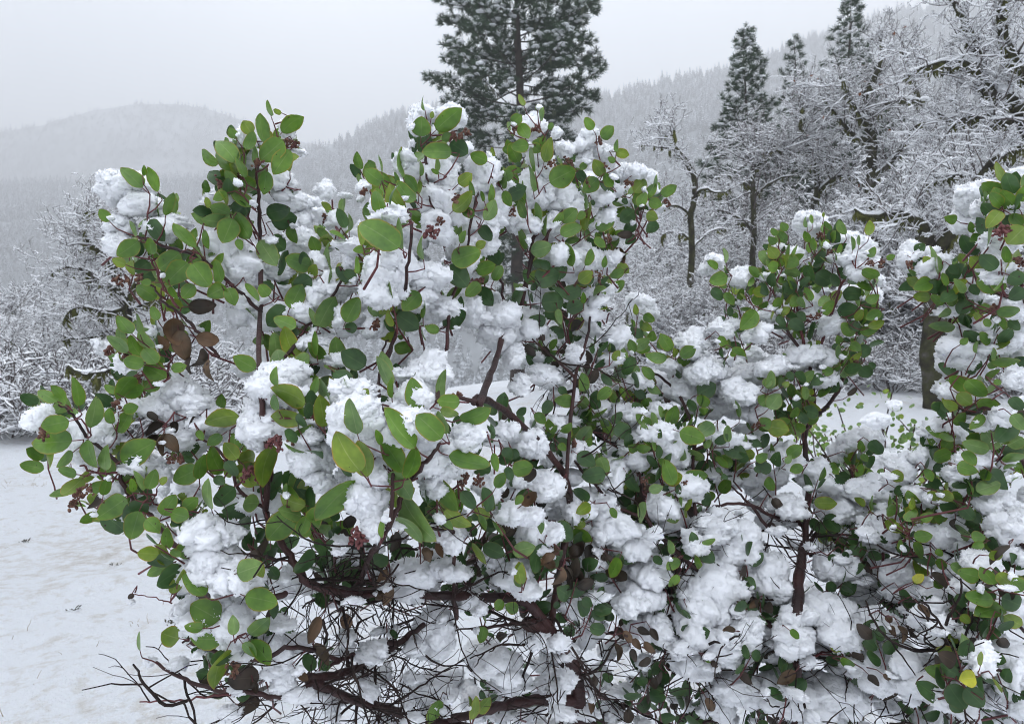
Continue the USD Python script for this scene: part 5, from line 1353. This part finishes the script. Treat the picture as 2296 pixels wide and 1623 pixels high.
    # snow
    for k, (cx, cy, rx, ry) in enumerate(sn):
        d = depth_at(cx, cy)
        s = d / F
        rz = 0.42 * (rx + ry) * s
        heap(T, 'snow_clump', r, at(cx, cy, d + 1.12 * rz) - base, rx * s * 1.09, rz, ry * s * 1.09)
    for k in r.integers(0, len(sn), int(len(sn) * back_snow * (1.05 if seed == 1 else 1.3))):
        cx, cy, rx, ry = sn[k]
        cx, cy = cx + r.normal() * 40, cy + r.normal() * 36
        if seed == 1 and cy > 1240:                           # the foot of the big shrub is bare wood
            continue
        ix, iy = int(cx / q4), int(cy / q4)
        if not (0 <= ix < inner.shape[1] and 0 <= iy < inner.shape[0] and inner[iy, ix]):
            continue
        d = depth_at(cx, cy) + r.uniform(0.12, 0.30)
        s = d / F * r.uniform(0.6, 0.9)
        heap(T, 'snow_clump', r, at(cx, cy, d) - base, rx * s, 0.5 * (rx + ry) * s, ry * s * 0.8)
    for x0, y0, x1, y1, n, lo, hi in fill:
        for k in range(n):
            cx, cy = r.uniform(x0, x1), r.uniform(y0, y1)
            d = depth_at(cx, cy) + r.uniform(lo, hi)
            s = d / F * r.uniform(18, 44)
            heap(T, 'snow_clump', r, at(cx, cy, d) - base, s * r.uniform(0.9, 1.5), s, s * 0.8)
    for o, q in pats:
        small.append((o - base, (q * r.uniform(0.9, 1.4), q, q * r.uniform(0.6, 0.95))))
    # small pats of snow caught on the leaves
    for _, p, c, b, ax, face in made:
        if r.random() < 0.14:
            o = p[[5, 9, 10, 14, 15, 19, 20, 24, 34, 39][r.integers(0, 10)]]
            q = r.uniform(0.0035, 0.0085)
            small.append((o + np.array([0, -0.001, 0.002]) - base, (q * r.uniform(0.8, 1.8), q * 0.7, q * r.uniform(0.6, 1.1))))
    pi = UsdGeom.PointInstancer.Define(stage, str(T.GetPrim().GetPath()) + '/snow_pats')
    ps = []
    for k, cp in enumerate(HEAPS[2, 0]):
        x = UsdGeom.Xform.Define(stage, f'{pi.GetPrim().GetPath()}/snow_pat_{k}' if k else f'{pi.GetPrim().GetPath()}/snow_pat')
        x.GetPrim().GetReferences().AddInternalReference(cp)
        ps.append(x.GetPrim().GetPath())
    n = len(small)
    pi.CreatePrototypesRel().SetTargets(ps)
    pi.CreateProtoIndicesAttr(Vt.IntArray.FromNumpy(r.integers(0, len(ps), n).astype(np.int32)))
    pi.CreatePositionsAttr(Vt.Vec3fArray.FromNumpy(np.array([c for c, _ in small], np.float32)))
    pi.CreateScalesAttr(Vt.Vec3fArray.FromNumpy((np.array([q for _, q in small]) / 0.014).astype(np.float32)))
    an = r.uniform(0, 3.14, n)
    pi.CreateOrientationsAttr(Vt.QuathArray([Gf.Quath(float(math.cos(a)), 0, 0, float(math.sin(a))) for a in an]))
    tag(pi, kind='stuff')
    return T


BUDP = {k: [(TILES[k][0] + float(a) * TILES[k][2], TILES[k][1] + float(b) * TILES[k][2], float(c)) for a, b, c in (e.split() for e in t.split(';'))] for k, t in BUDS.items()}
bm = BUDP['A'] + BUDP['B'] + BUDP['C'] + BUDP['E'] + BUDP['F'] + BUDP['I']
bt = [b for b in BUDP['D'] + BUDP['H'] if b[0] > 2030]
b2 = [b for b in BUDP['D'] + BUDP['H'] if b[0] <= 2030] + BUDP['G']

shrub('manzanita_shrub', 'large snow laden shrub in front with broad green leaves and reddish stems', (1330, 2230, 1.25), MAIN, SNOW_MAIN, STEMS_MAIN, 1, bm,
      tangles=[(640, 1300, 980, 1610, 0.25, 105), (900, 1420, 1320, 1623, 0.25, 60), (400, 1500, 640, 1600, 0.12, 9), (1180, 760, 1330, 900, 0.1, 10), (1100, 1250, 1300, 1450, 0.2, 22), (640, 1150, 1050, 1330, 0.2, 40)],
      fill=[(560, 1150, 1150, 1360, 9, 0.1, 0.3), (900, 1380, 1300, 1640, 12, 0.05, 0.3), (1080, 950, 1300, 1350, 14, 0.05, 0.3), (560, 420, 900, 800, 14, 0.15, 0.3), (1100, 620, 1330, 800, 8, 0.1, 0.25)], thick=[(1080, 930, 1320, 1420, 38), (620, 1180, 1100, 1330, 24), (1060, 1420, 1180, 1623, 8), (440, 1130, 620, 1300, 6), (1110, 640, 1340, 860, 10)], back_leaves=2.7, near=0.24)
shrub('manzanita_shrub', 'smaller leaved snowy shrub in the middle right, behind the large front shrub', (1788, 2030, 1.42), SECOND, SNOW_SECOND, STEMS_SECOND, 2, b2,
      tangles=[(1320, 1450, 1700, 1623, 0.2, 45), (1700, 1150, 1900, 1300, 0.25, 22), (1700, 1480, 2000, 1623, 0.2, 36), (1400, 1200, 1700, 1350, 0.2, 14), (1250, 930, 1340, 1060, 0.1, 8)],
      fill=[(1320, 1000, 1600, 1640, 34, 0.05, 0.35), (1600, 1330, 2020, 1640, 30, 0.05, 0.35), (1330, 780, 1720, 1000, 16, 0.1, 0.3), (1600, 1030, 1760, 1330, 14, 0.1, 0.35), (1840, 1020, 2060, 1330, 20, 0.1, 0.35)], thick=[(1320, 1080, 1620, 1623, 70), (1620, 1320, 2040, 1623, 54), (1340, 860, 1760, 1080, 18), (1860, 1040, 2060, 1330, 14)], back_leaves=5.0, near=0.6)
shrub('manzanita_shrub', 'snowy shrub cut off by the right edge with deep pink bud clusters', (2400, 2150, 1.22), THIRD, SNOW_THIRD, STEMS_THIRD, 3, bt,
      tangles=[(1980, 1450, 2250, 1623, 0.2, 40), (2000, 1250, 2250, 1450, 0.2, 22)],
      fill=[(2000, 1180, 2320, 1640, 28, 0.05, 0.3), (2120, 650, 2320, 1180, 24, 0.08, 0.3)], thick=[(2030, 1180, 2320, 1640, 34), (2120, 700, 2320, 1180, 14)], back_leaves=4.6, near=0.55)


# the small shrub standing further off, between the second and the third
def far_shrub(label, px, d, seed, wide=0.75, high=0.75, n=420):
    r = np.random.default_rng(seed)
    x = at(px, 0, d)[0]
    base = np.array([x, d, float(ground_z(x, d))])
    T = thing('manzanita_shrub', label, 'shrub', base)
    ps, tw = {}, Bag()
    tips = []
    for k in range(26):
        a, u = r.uniform(0, 6.28), r.uniform(0.2, 1)
        p, _ = wander(r, [0, 0, -0.02], [math.cos(a) * u * wide, math.sin(a) * u * wide, high * r.uniform(0.6, 1.0)], high * r.uniform(0.75, 1.1), 7, 0.12, 0.03)
        v, f = tube(p, np.linspace(0.009, 0.004, len(p)), 5)
        put(T, 'branch', v, f, M_STEM, smooth=True)
        tips.append(p[-4:])
    tips = np.vstack(tips)
    for k in range(n):
        b = tips[r.integers(0, len(tips))] + r.normal(size=3) * [0.075, 0.075, 0.06]
        ax = unit([r.normal() * 0.7, r.normal() * 0.7, r.uniform(-0.3, 1)])
        L = r.uniform(0.032, 0.048)
        p, _ = leaf_points(r, b, b + ax * L, L * 0.7, unit(r.normal(size=3) * [1, 1, 0.4] + [0, -0.6, 0]), rounder=r.random())
        ps.setdefault(r.choice(list('...ydp')), []).append(p)
    for c, q in ps.items():
        k = len(LEAF_UV)
        put(T, 'leaves', np.vstack(q), np.vstack([LEAF_F + k * i for i in range(len(q))]), LEAFM[c], uv=np.tile(LEAF_UV, (len(q), 1)), smooth=True, kind='stuff')
    for k in range(34):
        c = tips[r.integers(0, len(tips))] + [0, 0, 0.03]
        s = r.uniform(0.03, 0.075)
        heap(T, 'snow_clump', r, c, s * 1.3, s, s * 0.75)


far_shrub('small low green shrub further off, below the mossy trunk of the big oak', 1975, 4.3, 31, 0.9, 0.95, 560)
far_shrub('small snowy green shrub half hidden behind the shrub at the right edge', 2190, 5.2, 32, 0.8, 0.85, 300)

# dry grass standing out of the snow
rg = np.random.default_rng(12)
B = Bag()
for _ in range(1500):
    x, y = rg.uniform(-9, 3), rg.uniform(1.6, 12)
    if abs(x) > y * 1.1 or meshkit.noise(np.array([x * 0.8, y * 0.5, 0.0]), 5) < 0.52:
        continue
    z = float(ground_z(x, y)) - 0.02
    for _k in range(rg.integers(2, 7)):
        q = np.array([x + rg.normal() * 0.05, y + rg.normal() * 0.05, z])
        p, _d = wander(rg, q, [rg.normal() * 0.5, rg.normal() * 0.5, 0.8], rg.uniform(0.02, 0.07), 3, 0.3, -0.12)
        B.tube(p, np.linspace(0.0018, 0.0006, len(p)), 3)
v, f = B.get()
M_GRASS = principled('dry_grass', [(0.3, (0.22, 0.17, 0.11)), (0.7, (0.50, 0.43, 0.33))], 0.9, 0.1, None, 2.0)
gr = put(None, 'grass', v, f, M_GRASS, kind='stuff')
tag(gr, 'thin dry grass poking out of the meadow snow', 'grass')

B = Bag()
for _ in range(34):
    x, y = rg.uniform(-3.6, -0.3), rg.uniform(2.0, 7.5)
    if abs(x) > y * 0.95:
        continue
    z = float(ground_z(x, y)) - 0.01
    k = rg.uniform(0.4, 1.0)
    for _k in range(int(26 * k)):
        q = np.array([x + rg.normal() * 0.022 * k, y + rg.normal() * 0.022 * k, z])
        a = unit([rg.normal() * 0.8, rg.normal() * 0.8, rg.uniform(0.2, 1)])
        e = unit(np.cross(a, rg.normal(size=3)))
        L = rg.uniform(0.012, 0.045) * k
        B.add([q, q + a * L * 0.5 + e * L * 0.18, q + a * L, q + a * L * 0.5 - e * L * 0.18], [[0, 1, 2], [0, 2, 3]])
v, f = B.get()
M_WEED = principled('weed', [(0.3, (0.03, 0.035, 0.03)), (0.7, (0.11, 0.10, 0.07))], 0.9, 0.1, None, 30.0)
wd = put(None, 'weeds', v, f, M_WEED, kind='stuff')
tag(wd, 'small dark weed tufts showing through the meadow snow', 'weeds')
